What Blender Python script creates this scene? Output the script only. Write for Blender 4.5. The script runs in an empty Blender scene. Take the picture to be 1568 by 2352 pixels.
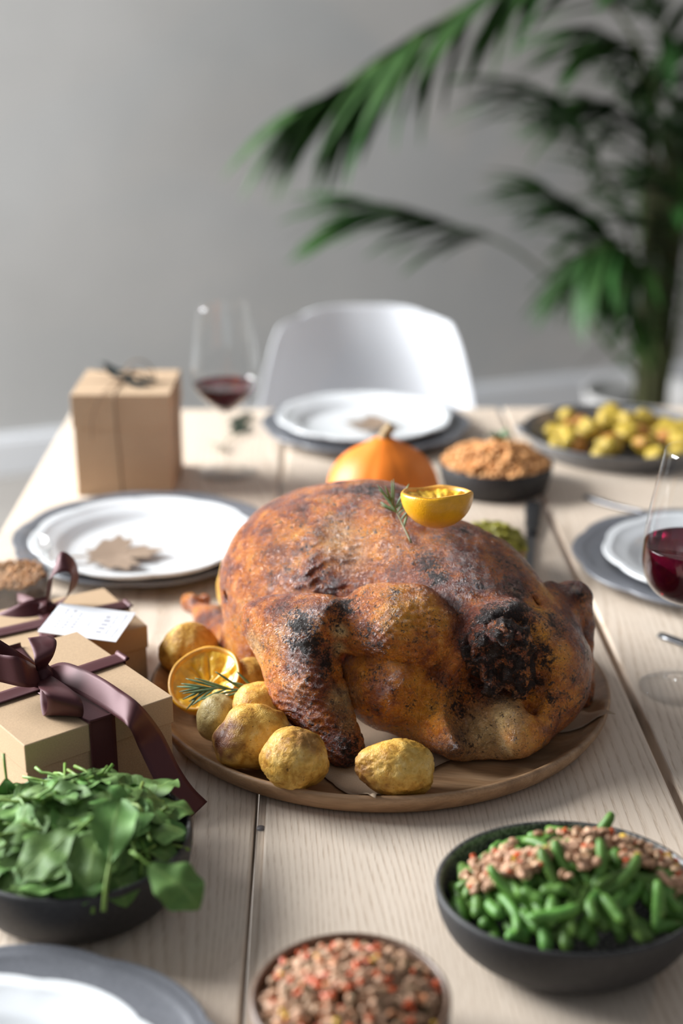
import bpy, math, random
import numpy as np
from mathutils import Vector, Matrix, noise as mnoise, bvhtree

random.seed(7); np.random.seed(7)
SC = bpy.context.scene
COL = SC.collection
R = math.radians
PI = math.pi
TAU = 2 * PI

# ------------------------------------------------------------------ camera, sky, lamps, exposure
CAM = Vector((0.0, 0.0, 1.37)); PITCH = R(19.8); YAW = R(-1.04); FPX = 50 / 36 * 2352
cam_d = bpy.data.cameras.new('camera'); cam = bpy.data.objects.new('camera', cam_d); COL.objects.link(cam)
cam.location = CAM; cam.rotation_euler = (PI / 2 - PITCH, 0, YAW)
cam_d.sensor_fit = 'VERTICAL'; cam_d.sensor_height = 36; cam_d.lens = 50
cam_d.clip_start = 0.02
cam_d.dof.use_dof = True; cam_d.dof.focus_distance = 1.18; cam_d.dof.aperture_fstop = 2.4
SC.camera = cam

world = bpy.data.worlds.new('world'); SC.world = world; world.use_nodes = True
world.node_tree.nodes['Background'].inputs['Color'].default_value = (0.86, 0.92, 1.0, 1)
world.node_tree.nodes['Background'].inputs['Strength'].default_value = 0.28


def area(name, loc, target, sx, sy, power, color):
    d = bpy.data.lights.new(name, 'AREA'); d.shape = 'RECTANGLE'; d.size = sx; d.size_y = sy
    d.energy = power; d.color = color
    o = bpy.data.objects.new(name, d); COL.objects.link(o); o.location = loc
    o.rotation_euler = (Vector(target) - Vector(loc)).to_track_quat('-Z', 'Y').to_euler()
    return o


area('window_daylight', (-3.4, 2.55, 2.25), (0.0, 1.2, 0.85), 2.5, 2.4, 690, (0.95, 0.98, 1.0))
lamp_d = bpy.data.lights.new('warm_lamp', 'POINT'); lamp_d.energy = 11.0; lamp_d.color = (1.0, 0.62, 0.32); lamp_d.shadow_soft_size = 0.05
lamp = bpy.data.objects.new('warm_lamp', lamp_d); COL.objects.link(lamp); lamp.location = (1.75, 2.7, 1.7)

SC.view_settings.view_transform = 'Standard'; SC.view_settings.look = 'None'
SC.view_settings.exposure = 0.09; SC.view_settings.gamma = 1.0; SC.view_settings.use_curve_mapping = False
SC.cycles.use_denoising = True
SC.cycles.max_bounces = 10; SC.cycles.transparent_max_bounces = 16
SC.cycles.caustics_reflective = False; SC.cycles.caustics_refractive = False

TOP = 0.75      # table top height


def at(px, py, Y=None, h=None):
    """World point seen at photo pixel (px, py), at world depth Y or at height h."""
    a = (px - 784) / FPX; b = (py - 1176) / FPX
    fy = math.cos(PITCH) - b * math.sin(PITCH); fz = -math.sin(PITCH) - b * math.cos(PITCH)
    c, s = math.cos(YAW), math.sin(YAW)
    d = Vector((a * c - fy * s, a * s + fy * c, fz))
    t = (h - CAM.z) / d.z if h is not None else Y / d.y
    return CAM + d * t


# ------------------------------------------------------------------ object helpers
def tag(o, label=None, cat=None, group=None, kind=None):
    if label: o['label'] = label
    if cat: o['category'] = cat
    if group: o['group'] = group
    if kind: o['kind'] = kind
    return o


def thing(name, label, cat, loc=(0, 0, 0), rz=0.0, group=None):
    o = bpy.data.objects.new(name, None); COL.objects.link(o)
    o.empty_display_size = 0.02
    o.location = loc; o.rotation_euler = (0, 0, rz)
    return tag(o, label, cat, group)


def me_new(name, verts, faces, smooth=True, mats=None, fmat=None):
    me = bpy.data.meshes.new(name)
    me.from_pydata([tuple(v) for v in verts], [], faces)
    if smooth: me.polygons.foreach_set('use_smooth', [True] * len(me.polygons))
    for m in (mats or []): me.materials.append(m)
    if fmat is not None: me.polygons.foreach_set('material_index', fmat)
    me.update()
    return me


def link(name, me, parent=None, loc=None, rot=None, scale=None):
    o = bpy.data.objects.new(name, me); COL.objects.link(o)
    if parent is not None: o.parent = parent
    if loc is not None: o.location = loc
    if rot is not None: o.rotation_euler = rot
    if scale is not None: o.scale = scale
    return o


def obj(name, verts, faces, mat, parent=None, smooth=True, **k):
    return link(name, me_new(name, verts, faces, smooth, [mat]), parent, **k)


def copy_tree(o, parent=None):
    c = o.copy(); COL.objects.link(c); c.parent = parent
    for ch in list(o.children): copy_tree(ch, c)
    return c


def lathe(profile, seg=64, mod=None, cap=False):
    """Spin (r, z) pairs; mod(theta, r, z) -> (r, z) may ripple them."""
    vs, fs = [], []
    n = len(profile)
    for i in range(seg):
        th = TAU * i / seg
        for (r, z) in profile:
            if mod: r, z = mod(th, r, z)
            vs.append((r * math.cos(th), r * math.sin(th), z))
    for i in range(seg):
        a = i * n; b = ((i + 1) % seg) * n
        for j in range(n - 1):
            fs.append((a + j, b + j, b + j + 1, a + j + 1))
    if cap:
        fs.append(tuple(i * n for i in range(seg))[::-1])
        fs.append(tuple(i * n + n - 1 for i in range(seg)))
    return vs, fs


def catmull(pts, n=8):
    P = [np.array(p, float) for p in pts]
    P = [2 * P[0] - P[1]] + P + [2 * P[-1] - P[-2]]
    out = []
    for i in range(1, len(P) - 2):
        p0, p1, p2, p3 = P[i - 1:i + 3]
        for k in range(n):
            t = k / n
            out.append(0.5 * (2 * p1 + (p2 - p0) * t + (2 * p0 - 5 * p1 + 4 * p2 - p3) * t * t + (3 * p1 - p0 - 3 * p2 + p3) * t ** 3))
    out.append(P[-2])
    return out


def tube(path, rad, seg=8, caps=True, flat=1.0):
    """Swept tube along path; rad is a number or one per point."""
    P = [Vector(p) for p in path]; n = len(P)
    if not hasattr(rad, '__len__'): rad = [rad] * n
    vs, fs = [], []
    t0 = (P[1] - P[0]).normalized()
    up = Vector((0, 0, 1)) if abs(t0.z) < 0.9 else Vector((1, 0, 0))
    u = t0.cross(up).normalized()
    for i in range(n):
        t = (P[min(i + 1, n - 1)] - P[max(i - 1, 0)]).normalized()
        u = (u - t * u.dot(t)).normalized(); w = t.cross(u)
        for k in range(seg):
            a = TAU * k / seg
            vs.append(P[i] + (u * math.cos(a) + w * math.sin(a) * flat) * rad[i])
    for i in range(n - 1):
        for k in range(seg):
            k2 = (k + 1) % seg
            fs.append((i * seg + k, i * seg + k2, (i + 1) * seg + k2, (i + 1) * seg + k))
    if caps:
        fs.append(tuple(range(seg))[::-1]); fs.append(tuple((n - 1) * seg + k for k in range(seg)))
    return vs, fs


def boxm(x0, y0, z0, x1, y1, z1, b=0.0):
    """Box with chamfered edges (24 corner vertices)."""
    if b <= 0:
        v = [(x, y, z) for z in (z0, z1) for (x, y) in ((x0, y0), (x1, y0), (x1, y1), (x0, y1))]
        return v, [(3, 2, 1, 0), (4, 5, 6, 7), (0, 1, 5, 4), (1, 2, 6, 5), (2, 3, 7, 6), (3, 0, 4, 7)]
    import bmesh
    v, f = boxm(x0, y0, z0, x1, y1, z1)
    bm = bmesh.new(); vv = [bm.verts.new(p) for p in v]
    for q in f: bm.faces.new([vv[i] for i in q])
    bmesh.ops.bevel(bm, geom=list(bm.edges), offset=b, segments=2, affect='EDGES', profile=0.5)
    bm.verts.index_update()
    ov = [tuple(p.co) for p in bm.verts]; of = [tuple(p.index for p in q.verts) for q in bm.faces]
    bm.free(); return ov, of


def merge(*ms):
    V, F = [], []
    for v, f in ms:
        o = len(V); V += [tuple(p) for p in v]; F += [tuple(i + o for i in q) for q in f]
    return V, F


def xform(m, M):
    return [tuple(M @ Vector(p)) for p in m[0]], m[1]


_ico = {}


def ico(sub):
    if sub not in _ico:
        import bmesh
        bm = bmesh.new(); bmesh.ops.create_icosphere(bm, subdivisions=sub, radius=1)
        bm.verts.index_update()
        _ico[sub] = ([tuple(v.co) for v in bm.verts], [tuple(v.index for v in f.verts) for f in bm.faces]); bm.free()
    return _ico[sub]


def nz(p, s, seed=0.0): return mnoise.noise(Vector(p) * s + Vector((seed, seed * 1.7, -seed)))


# ------------------------------------------------------------------ node helpers
class NT:
    def __init__(self, name):
        self.m = bpy.data.materials.new(name); self.m.use_nodes = True
        self.t = self.m.node_tree; self.n = self.t.nodes; self.l = self.t.links
        self.p = self.n['Principled BSDF']; self.out = self.n['Material Output']

    def node(self, typ, **k):
        o = self.n.new(typ)
        for a, b in k.items(): setattr(o, a, b)
        return o

    def set(self, sock, v):
        if hasattr(v, 'is_output') or isinstance(v, bpy.types.NodeSocket): self.l.new(v, sock)
        elif isinstance(v, (tuple, list)) and len(v) == 3 and sock.type == 'RGBA': sock.default_value = (*v, 1)
        else: sock.default_value = v

    def P(self, **k):
        for a, b in k.items(): self.set(self.p.inputs[a.replace('_', ' ')], b)

    def coord(self, kind='Object', scale=(1, 1, 1), rot=(0, 0, 0)):
        c = self.node('ShaderNodeTexCoord'); mp = self.node('ShaderNodeMapping')
        self.l.new(c.outputs[kind], mp.inputs['Vector']); mp.inputs['Scale'].default_value = scale; mp.inputs['Rotation'].default_value = rot
        return mp.outputs['Vector']

    def noise(self, vec, scale, detail=4, rough=0.55, dist=0.0):
        o = self.node('ShaderNodeTexNoise'); self.l.new(vec, o.inputs['Vector'])
        o.inputs['Scale'].default_value = scale; o.inputs['Detail'].default_value = detail
        o.inputs['Roughness'].default_value = rough; o.inputs['Distortion'].default_value = dist
        return o.outputs['Fac']

    def voro(self, vec, scale, feature='F1', out='Distance', rnd=1.0):
        o = self.node('ShaderNodeTexVoronoi', feature=feature); self.l.new(vec, o.inputs['Vector'])
        o.inputs['Scale'].default_value = scale; o.inputs['Randomness'].default_value = rnd
        return o.outputs[out]

    def ramp(self, fac, stops, interp='LINEAR'):
        o = self.node('ShaderNodeValToRGB'); o.color_ramp.interpolation = interp
        e = o.color_ramp.elements
        while len(e) < len(stops): e.new(0.5)
        for el, (p, c) in zip(e, stops):
            el.position = p; el.color = (*c, 1) if hasattr(c, '__len__') else (c, c, c, 1)
        self.set(o.inputs['Fac'], fac)
        return o.outputs['Color']

    def math(self, op, a, b=0.0, c=0.0, clamp=False):
        o = self.node('ShaderNodeMath', operation=op, use_clamp=clamp)
        self.set(o.inputs[0], a); self.set(o.inputs[1], b); self.set(o.inputs[2], c)
        return o.outputs[0]

    def mix(self, fac, a, b, typ='MIX'):
        o = self.node('ShaderNodeMix', data_type='RGBA', blend_type=typ)
        self.set(o.inputs[0], fac); self.set(o.inputs[6], a); self.set(o.inputs[7], b)
        return o.outputs[2]

    def bump(self, h, strength=0.3, dist=0.002, normal=None):
        o = self.node('ShaderNodeBump'); self.set(o.inputs['Height'], h)
        o.inputs['Strength'].default_value = strength; o.inputs['Distance'].default_value = dist
        if normal is not None: self.l.new(normal, o.inputs['Normal'])
        self.set(self.p.inputs['Normal'], o.outputs['Normal'])
        return o.outputs['Normal']

    def rand(self):
        return self.node('ShaderNodeObjectInfo').outputs['Random']

    def attr(self, name, out='Color'):
        return self.node('ShaderNodeAttribute', attribute_name=name).outputs[out]


def simple(name, color, rough=0.5, metal=0.0, var=0.0, vscale=30, bump=0.0, bscale=200, coat=0.0, spec=0.5):
    t = NT(name); v = t.coord()
    if var:
        n = t.noise(v, vscale, 5)
        c = t.ramp(n, [(0.3, tuple(x * (1 - var) for x in color)), (0.7, tuple(min(1, x * (1 + var)) for x in color))])
    else: c = color
    t.P(Base_Color=c, Roughness=rough, Metallic=metal, Coat_Weight=coat)
    t.p.inputs['Specular IOR Level'].default_value = spec
    if bump: t.bump(t.noise(v, bscale, 3), bump, 0.001)
    return t.m


def mat_plank():
    t = NT('ash_planks')
    g = t.node('ShaderNodeNewGeometry').outputs['Position']
    rnd = t.rand()
    off = t.node('ShaderNodeCombineXYZ'); t.set(off.inputs[1], t.math('MULTIPLY', rnd, 7.0)); t.set(off.inputs[2], t.math('MULTIPLY', rnd, 3.0))
    add = t.node('ShaderNodeVectorMath', operation='ADD'); t.l.new(g, add.inputs[0]); t.l.new(off.outputs[0], add.inputs[1])
    def mp(sc):
        m = t.node('ShaderNodeMapping'); t.l.new(add.outputs[0], m.inputs['Vector']); m.inputs['Scale'].default_value = sc; return m.outputs['Vector']
    sep = t.node('ShaderNodeSeparateXYZ'); t.l.new(add.outputs[0], sep.inputs[0])
    warp = t.noise(mp((2.6, 0.30, 1)), 1.6, 2, 0.45)
    ph = t.math('ADD', t.math('MULTIPLY', sep.outputs[0], 165.0), t.math('MULTIPLY', warp, 46.0))
    ring = t.math('FRACT', ph)
    line = t.ramp(ring, [(0.0, 0.9), (0.10, 1.0), (0.42, 0.18), (0.8, 0.0), (0.97, 0.2), (1.0, 0.9)])
    pores = t.noise(mp((900, 60, 1)), 1.0, 2, 0.6)
    pores = t.ramp(pores, [(0.42, 0.25), (0.62, 1.0)])
    l2 = t.math('MULTIPLY', line, pores)
    fib = t.noise(mp((420, 5, 1)), 1.0, 4, 0.7)
    broad = t.noise(mp((9, 1.1, 1)), 1.0, 3, 0.5)
    base = t.ramp(broad, [(0.3, (0.71, 0.58, 0.46)), (0.7, (0.80, 0.68, 0.56))])
    base = t.mix(t.math('MULTIPLY', t.ramp(fib, [(0.35, 0.0), (0.75, 1.0)]), 0.22), base, (0.47, 0.36, 0.27))
    c = t.mix(t.math('MULTIPLY', l2, 0.62), base, (0.40, 0.285, 0.19))
    t.P(Base_Color=c, Roughness=t.ramp(fib, [(0, 0.42), (1, 0.6)]))
    t.bump(t.math('SUBTRACT', 1.0, t.math('ADD', l2, t.math('MULTIPLY', fib, 0.35))), 0.25, 0.0006)
    return t.m


def mat_board():
    t = NT('board_wood'); v = t.coord('Object', (1, 1, 1), (0, 0, R(12)))
    m = t.node('ShaderNodeMapping'); t.l.new(v, m.inputs['Vector']); m.inputs['Scale'].default_value = (4, 34, 34)
    n1 = t.noise(m.outputs['Vector'], 1.5, 5, 0.6, 0.6)
    m2 = t.node('ShaderNodeMapping'); t.l.new(v, m2.inputs['Vector']); m2.inputs['Scale'].default_value = (40, 700, 700)
    n2 = t.noise(m2.outputs['Vector'], 1.0, 3, 0.6)
    c = t.ramp(n1, [(0.25, (0.19, 0.10, 0.048)), (0.5, (0.37, 0.215, 0.11)), (0.75, (0.50, 0.32, 0.185))])
    c = t.mix(t.math('MULTIPLY', t.ramp(n2, [(0.4, 0.0), (0.8, 1.0)]), 0.45), c, (0.09, 0.04, 0.018))
    t.P(Base_Color=c, Roughness=0.42)
    t.bump(n2, 0.25, 0.0005)
    return t.m


def mat_kraft(name, col):
    t = NT(name); v = t.coord()
    n = t.noise(v, 900, 3, 0.7); n2 = t.noise(v, 60, 3, 0.6)
    c = t.ramp(n, [(0.3, tuple(x * 0.82 for x in col)), (0.7, tuple(x * 1.1 for x in col))])
    c = t.mix(t.math('MULTIPLY', n2, 0.25), c, tuple(x * 0.8 for x in col))
    t.P(Base_Color=c, Roughness=0.7); t.p.inputs['Specular IOR Level'].default_value = 0.3
    t.bump(n, 0.12, 0.0004)
    return t.m


def mat_ribbon():
    t = NT('ribbon_satin'); uv = t.node('ShaderNodeUVMap').outputs['UV']
    w = t.node('ShaderNodeMapping'); t.l.new(uv, w.inputs['Vector']); w.inputs['Scale'].default_value = (1, 1, 1); w.inputs['Rotation'].default_value = (0, 0, R(45))
    wv = t.node('ShaderNodeTexWave', wave_type='BANDS'); t.l.new(w.outputs['Vector'], wv.inputs['Vector']); wv.inputs['Scale'].default_value = 450
    c = t.ramp(wv.outputs['Fac'], [(0.0, (0.036, 0.009, 0.010)), (1.0, (0.080, 0.024, 0.026))])
    t.P(Base_Color=c, Roughness=0.46, Sheen_Weight=0.05)
    t.p.inputs['Sheen Tint'].default_value = (0.7, 0.35, 0.4, 1)
    t.p.inputs['Anisotropic'].default_value = 0.4
    t.p.inputs['Specular Tint'].default_value = (0.95, 0.58, 0.62, 1)
    t.bump(wv.outputs['Fac'], 0.15, 0.0003)
    return t.m


def mat_thin_glass(name, tint=(1, 1, 1)):
    t = NT(name); t.n.remove(t.p)
    tr = t.node('ShaderNodeBsdfTransparent')
    lw = t.node('ShaderNodeLayerWeight'); lw.inputs['Blend'].default_value = 0.5
    t.l.new(t.ramp(lw.outputs['Facing'], [(0.78, tint), (1.0, tuple(x * 0.5 for x in tint))]), tr.inputs['Color'])
    gl = t.node('ShaderNodeBsdfGlossy'); gl.inputs['Roughness'].default_value = 0.02; gl.inputs['Color'].default_value = (1, 1, 1, 1)
    fr = t.node('ShaderNodeLayerWeight'); fr.inputs['Blend'].default_value = 0.5
    ms = t.node('ShaderNodeMixShader')
    f = t.math('ADD', t.math('MULTIPLY', t.math('POWER', fr.outputs['Facing'], 5.0), 0.92), 0.045, clamp=True)
    t.l.new(f, ms.inputs[0]); t.l.new(tr.outputs[0], ms.inputs[1]); t.l.new(gl.outputs[0], ms.inputs[2])
    t.l.new(ms.outputs[0], t.out.inputs['Surface'])
    return t.m


def mat_solid_glass():
    return mat_thin_glass('glass_stem', (0.99, 0.99, 0.99))


def mat_wine():
    t = NT('red_wine'); t.P(Base_Color=(0.085, 0.0015, 0.012), Roughness=0.02, Transmission_Weight=0.8, IOR=1.34); return t.m


def mat_stoneware(name, dark, light, thr=0.6, rough=0.62):
    t = NT(name); v = t.coord()
    n = t.noise(v, 420, 3, 0.7); n2 = t.noise(v, 25, 3)
    c = t.ramp(n, [(thr - 0.1, dark), (thr + 0.14, light)])
    c = t.mix(t.math('MULTIPLY', n2, 0.35), c, tuple(x * 0.6 for x in dark))
    t.P(Base_Color=c, Roughness=rough); t.bump(n, 0.2, 0.0005)
    return t.m


def mat_turkey():
    t = NT('roast_skin'); v = t.coord()
    a = t.attr('roast'); sp = t.node('ShaderNodeSeparateColor'); t.l.new(a, sp.inputs[0])
    char_shade, gold, pale = sp.outputs
    n1 = t.noise(v, 38, 5, 0.6, 0.4); n2 = t.noise(v, 150, 5, 0.65, 0.3); n3 = t.noise(v, 520, 4, 0.6)
    n0 = t.noise(v, 13, 3, 0.55, 0.5)
    mixn = t.math('ADD', t.math('MULTIPLY', n1, 0.6), t.math('MULTIPLY', n2, 0.4))
    mixn = t.math('ADD', mixn, t.math('MULTIPLY', t.math('SUBTRACT', n0, 0.52), 0.42))
    brown = t.ramp(mixn, [(0.34, (0.065, 0.010, 0.004)), (0.44, (0.21, 0.036, 0.005)), (0.53, (0.50, 0.130, 0.008)), (0.66, (0.74, 0.28, 0.040))])
    golden = t.ramp(mixn, [(0.36, (0.30, 0.07, 0.006)), (0.46, (0.66, 0.205, 0.008)), (0.58, (0.82, 0.33, 0.015)), (0.74, (0.85, 0.46, 0.06))])
    palec = t.ramp(mixn, [(0.32, (0.30, 0.15, 0.05)), (0.5, (0.62, 0.42, 0.18)), (0.7, (0.74, 0.57, 0.30))])
    c = t.mix(gold, brown, golden); c = t.mix(pale, c, palec)
    # scattered herb flecks
    fl = t.noise(v, 300, 3, 0.6, 1.0)
    dens = t.ramp(t.noise(v, 30, 3), [(0.35, 0.0), (0.65, 0.085)])
    fk = t.ramp(t.math('ADD', fl, dens), [(0.655, 0.0), (0.69, 1.0)])
    big = t.ramp(t.noise(v, 125, 4, 0.65, 0.9), [(0.635, 0.0), (0.68, 1.0)])
    # charred patches and painted crease shade, with ragged edges
    ch = t.math('ADD', char_shade, t.math('ADD', t.math('MULTIPLY', t.math('SUBTRACT', n2, 0.5), 2.2), t.math('MULTIPLY', t.math('SUBTRACT', n3, 0.5), 1.6)))
    burn_shade = t.ramp(ch, [(0.20, 0.0), (0.45, 0.55), (0.66, 1.0)])
    c = t.mix(t.math('MULTIPLY', burn_shade, 0.75), c, (0.055, 0.016, 0.010))
    blk = t.ramp(ch, [(0.58, 0.0), (0.80, 1.0)])
    c = t.mix(t.math('MULTIPLY', blk, 0.92), c, (0.008, 0.006, 0.006))
    c = t.mix(t.math('MULTIPLY', t.math('MAXIMUM', fk, t.math('MULTIPLY', big, 0.7)), 0.85), c, (0.030, 0.011, 0.007))
    rough = t.math('ADD', t.ramp(n3, [(0.36, 0.13), (0.64, 0.36)]), t.math('MULTIPLY', blk, 0.16))
    t.P(Base_Color=c, Roughness=rough, Coat_Weight=t.math('MULTIPLY', t.math('SUBTRACT', 1.0, blk), 0.25), Coat_Roughness=0.16)
    t.set(t.p.inputs['Specular IOR Level'], t.math('SUBTRACT', 0.62, t.math('MULTIPLY', blk, 0.25)))
    wr = t.ramp(t.math('ABSOLUTE', t.math('SUBTRACT', t.noise(v, 150, 5, 0.62, 1.6), 0.5)), [(0.0, 0.0), (0.10, 1.0)])
    h = t.math('ADD', t.math('MULTIPLY', wr, 0.55), t.math('MULTIPLY', n3, 0.75))
    h = t.math('ADD', h, t.math('MULTIPLY', t.math('ADD', blk, fk), 0.35))
    st = t.node('ShaderNodeMapping'); t.l.new(v, st.inputs['Vector']); st.inputs['Rotation'].default_value = (0.5, 0.7, 0.4); st.inputs['Scale'].default_value = (1, 3.2, 1)
    h = t.math('ADD', h, t.math('MULTIPLY', t.noise(st.outputs['Vector'], 190, 4, 0.65, 0.8), 1.2))
    nb = t.bump(h, 0.75, 0.0017); t.set(t.p.inputs['Coat Normal'], nb)
    return t.m


def mat_potato():
    t = NT('potato_skin'); v = t.coord(); rnd = t.rand()
    a = t.attr('roast'); sp = t.node('ShaderNodeSeparateColor'); t.l.new(a, sp.inputs[0])
    n1 = t.noise(v, 55, 5, 0.6, 0.5); n2 = t.noise(v, 260, 4, 0.6)
    mixn = t.math('ADD', t.math('MULTIPLY', n1, 0.75), t.math('MULTIPLY', n2, 0.25))
    c = t.ramp(mixn, [(0.33, (0.30, 0.12, 0.018)), (0.43, (0.55, 0.285, 0.045)), (0.54, (0.70, 0.42, 0.095)), (0.68, (0.80, 0.56, 0.22))])
    c = t.mix(sp.outputs[0], c, t.ramp(n1, [(0.35, (0.10, 0.028, 0.012)), (0.7, (0.33, 0.13, 0.05))]))
    c = t.mix(sp.outputs[1], c, t.ramp(n1, [(0.3, (0.30, 0.25, 0.10)), (0.7, (0.52, 0.47, 0.25))]))
    fk = t.math('GREATER_THAN', t.noise(v, 330, 3, 0.6), 0.68)
    c = t.mix(t.math('MULTIPLY', fk, 0.7), c, (0.06, 0.025, 0.012))
    t.P(Base_Color=c, Roughness=0.48)
    t.p.inputs['Specular IOR Level'].default_value = 0.32
    wv = t.ramp(t.math('ABSOLUTE', t.math('SUBTRACT', t.noise(v, 95, 3, 0.6, 2.0), 0.5)), [(0.0, 0.0), (0.07, 1.0)])
    t.bump(t.math('ADD', t.math('MULTIPLY', wv, 0.3), t.math('MULTIPLY', n2, 0.5)), 0.6, 0.0012)
    return t.m


def mat_leaf(name, lo, hi, rough=0.42, scale=60, vein=None):
    t = NT(name); v = t.coord(); rnd = t.rand()
    n = t.noise(v, scale, 4)
    c = t.ramp(n, [(0.3, lo), (0.7, hi)])
    hsv = t.node('ShaderNodeHueSaturation'); t.l.new(c, hsv.inputs['Color'])
    t.set(hsv.inputs['Value'], t.math('ADD', t.math('MULTIPLY', rnd, 0.5), 0.75))
    t.set(hsv.inputs['Hue'], t.math('ADD', t.math('MULTIPLY', rnd, 0.03), 0.485))
    col = hsv.outputs['Color']
    if vein:
        uv = t.node('ShaderNodeUVMap').outputs['UV']; s = t.node('ShaderNodeSeparateXYZ'); t.l.new(uv, s.inputs[0])
        ax = t.math('ABSOLUTE', t.math('SUBTRACT', s.outputs[0], 0.5))
        mid = t.ramp(ax, [(0.0, 1.0), (0.028, 0.55), (0.06, 0.0)])
        side = t.math('FRACT', t.math('SUBTRACT', t.math('MULTIPLY', s.outputs[1], 6.0), t.math('MULTIPLY', ax, 5.0)))
        sv = t.ramp(t.math('ABSOLUTE', t.math('SUBTRACT', side, 0.5)), [(0.0, 0.55), (0.07, 0.0)])
        vv = t.math('MAXIMUM', mid, sv)
        col = t.mix(t.math('MULTIPLY', vv, 0.6), col, vein)
        t.bump(t.math('SUBTRACT', n, t.math('MULTIPLY', vv, 0.5)), 0.5, 0.001)
    t.P(Base_Color=col, Roughness=rough)
    t.p.inputs['Specular IOR Level'].default_value = 0.34
    return t.m


def mat_wall():
    t = NT('wall_plaster'); v = t.coord()
    n = t.noise(v, 1.4, 4, 0.5); n2 = t.noise(v, 90, 3)
    c = t.ramp(n, [(0.35, (0.455, 0.448, 0.435)), (0.65, (0.52, 0.512, 0.50))])
    t.P(Base_Color=c, Roughness=0.75); t.bump(n2, 0.06, 0.002)
    return t.m


def mat_floor():
    t = NT('floor_boards'); v = t.coord('Object', (1, 1, 1), (0, 0, R(20)))
    m = t.node('ShaderNodeMapping'); t.l.new(v, m.inputs['Vector']); m.inputs['Scale'].default_value = (1.5, 20, 1)
    n = t.noise(m.outputs['Vector'], 2, 4)
    c = t.ramp(n, [(0.3, (0.22, 0.20, 0.18)), (0.7, (0.31, 0.285, 0.26))])
    t.P(Base_Color=c, Roughness=0.5)
    return t.m


M = {}
M['plank'] = mat_plank(); M['board'] = mat_board(); M['wall'] = mat_wall(); M['floor'] = mat_floor()
M['kraft'] = mat_kraft('kraft_card', (0.50, 0.345, 0.21)); M['kraft_tall'] = mat_kraft('kraft_card_tall', (0.52, 0.36, 0.23))
M['leafcard'] = mat_kraft('kraft_leaf_card', (0.29, 0.205, 0.145)); M['parch'] = mat_kraft('parchment_paper', (0.42, 0.31, 0.215))
M['ribbon'] = mat_ribbon(); M['twine'] = simple('twine', (0.23, 0.15, 0.09), 0.8)
M['white'] = simple('white_porcelain', (0.78, 0.79, 0.80), 0.16, coat=0.3)
M['grey'] = mat_stoneware('grey_stoneware', (0.145, 0.148, 0.165), (0.19, 0.193, 0.21), 0.5, 0.34)
M['black'] = mat_stoneware('black_stoneware', (0.020, 0.019, 0.020), (0.050, 0.047, 0.047), 0.58, 0.58)
M['speck'] = mat_stoneware('speckled_glaze', (0.045, 0.043, 0.042), (0.36, 0.34, 0.31), 0.52, 0.32)
M['brownware'] = mat_stoneware('brown_stoneware', (0.10, 0.055, 0.034), (0.21, 0.125, 0.08), 0.5, 0.45)
M['glass'] = mat_thin_glass('thin_glass', (0.985, 0.99, 0.99)); M['stemglass'] = mat_solid_glass(); M['wine'] = mat_wine()
M['chair'] = simple('white_plastic', (0.76, 0.77, 0.80), 0.32)
M['wood'] = simple('beech_wood', (0.42, 0.26, 0.13), 0.5, var=0.15)
M['trim'] = simple('white_trim_paint', (0.74, 0.75, 0.77), 0.4)
M['turkey'] = mat_turkey(); M['potato'] = mat_potato()
M['bone'] = simple('roast_bone', (0.24, 0.09, 0.045), 0.45, var=0.5, vscale=90, bump=0.4)
M['peel'] = simple('lemon_peel', (0.80, 0.38, 0.006), 0.34, var=0.16, vscale=50, bump=0.35, bscale=700, coat=0.2)
M['pulp'] = simple('lemon_pulp', (0.90, 0.50, 0.04), 0.36, var=0.25, vscale=90, bump=0.6, bscale=220, coat=0.4)
M['pith'] = simple('lemon_pith', (0.70, 0.36, 0.07), 0.4, var=0.3, vscale=120)
M['rosemary'] = mat_leaf('rosemary_needles', (0.085, 0.15, 0.07), (0.19, 0.29, 0.16), 0.45, 120)
M['rostem'] = simple('rosemary_stem', (0.16, 0.15, 0.07), 0.6)
M['pumpkin'] = simple('pumpkin_skin', (0.86, 0.21, 0.010), 0.5, var=0.12, vscale=22)
M['pstem'] = simple('pumpkin_stem', (0.30, 0.20, 0.09), 0.7)
M['spinach'] = mat_leaf('spinach_blade', (0.060, 0.140, 0.026), (0.130, 0.245, 0.055), 0.62, 70, (0.20, 0.30, 0.085))
M['spstem'] = mat_leaf('spinach_stem', (0.12, 0.22, 0.035), (0.20, 0.32, 0.06), 0.45)
M['bean'] = mat_leaf('green_bean_skin', (0.060, 0.150, 0.024), (0.135, 0.262, 0.048), 0.48, 90)
def mat_lentil(name, stops, seed):
    t = NT(name); v = t.coord('Object', (1, 1, 1), (seed, 0, 0))
    vo = t.voro(v, 170, 'F1', 'Color'); sp = t.node('ShaderNodeSeparateColor'); t.l.new(vo, sp.inputs[0])
    t.P(Base_Color=t.ramp(sp.outputs[0], stops), Roughness=0.55)
    t.p.inputs['Specular IOR Level'].default_value = 0.35
    return t.m
M['lentil'] = mat_lentil('lentil', [(0.1, (0.26, 0.14, 0.07)), (0.4, (0.46, 0.25, 0.15)), (0.7, (0.58, 0.34, 0.22)), (0.95, (0.64, 0.42, 0.25))], 0.3)
M['lentil_b'] = mat_lentil('lentil_mixed', [(0.05, (0.16, 0.10, 0.045)), (0.3, (0.36, 0.21, 0.12)), (0.6, (0.52, 0.31, 0.20)), (0.85, (0.60, 0.36, 0.22)), (0.95, (0.62, 0.24, 0.10))], 1.1)
M['carrot'] = simple('carrot_bit', (0.62, 0.10, 0.025), 0.4, var=0.3, vscale=120)
M['corn'] = simple('corn_kernel', (0.75, 0.46, 0.045), 0.35)
M['grainfood'] = simple('orange_grain', (0.76, 0.36, 0.13), 0.5, var=0.4, vscale=80)
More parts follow.
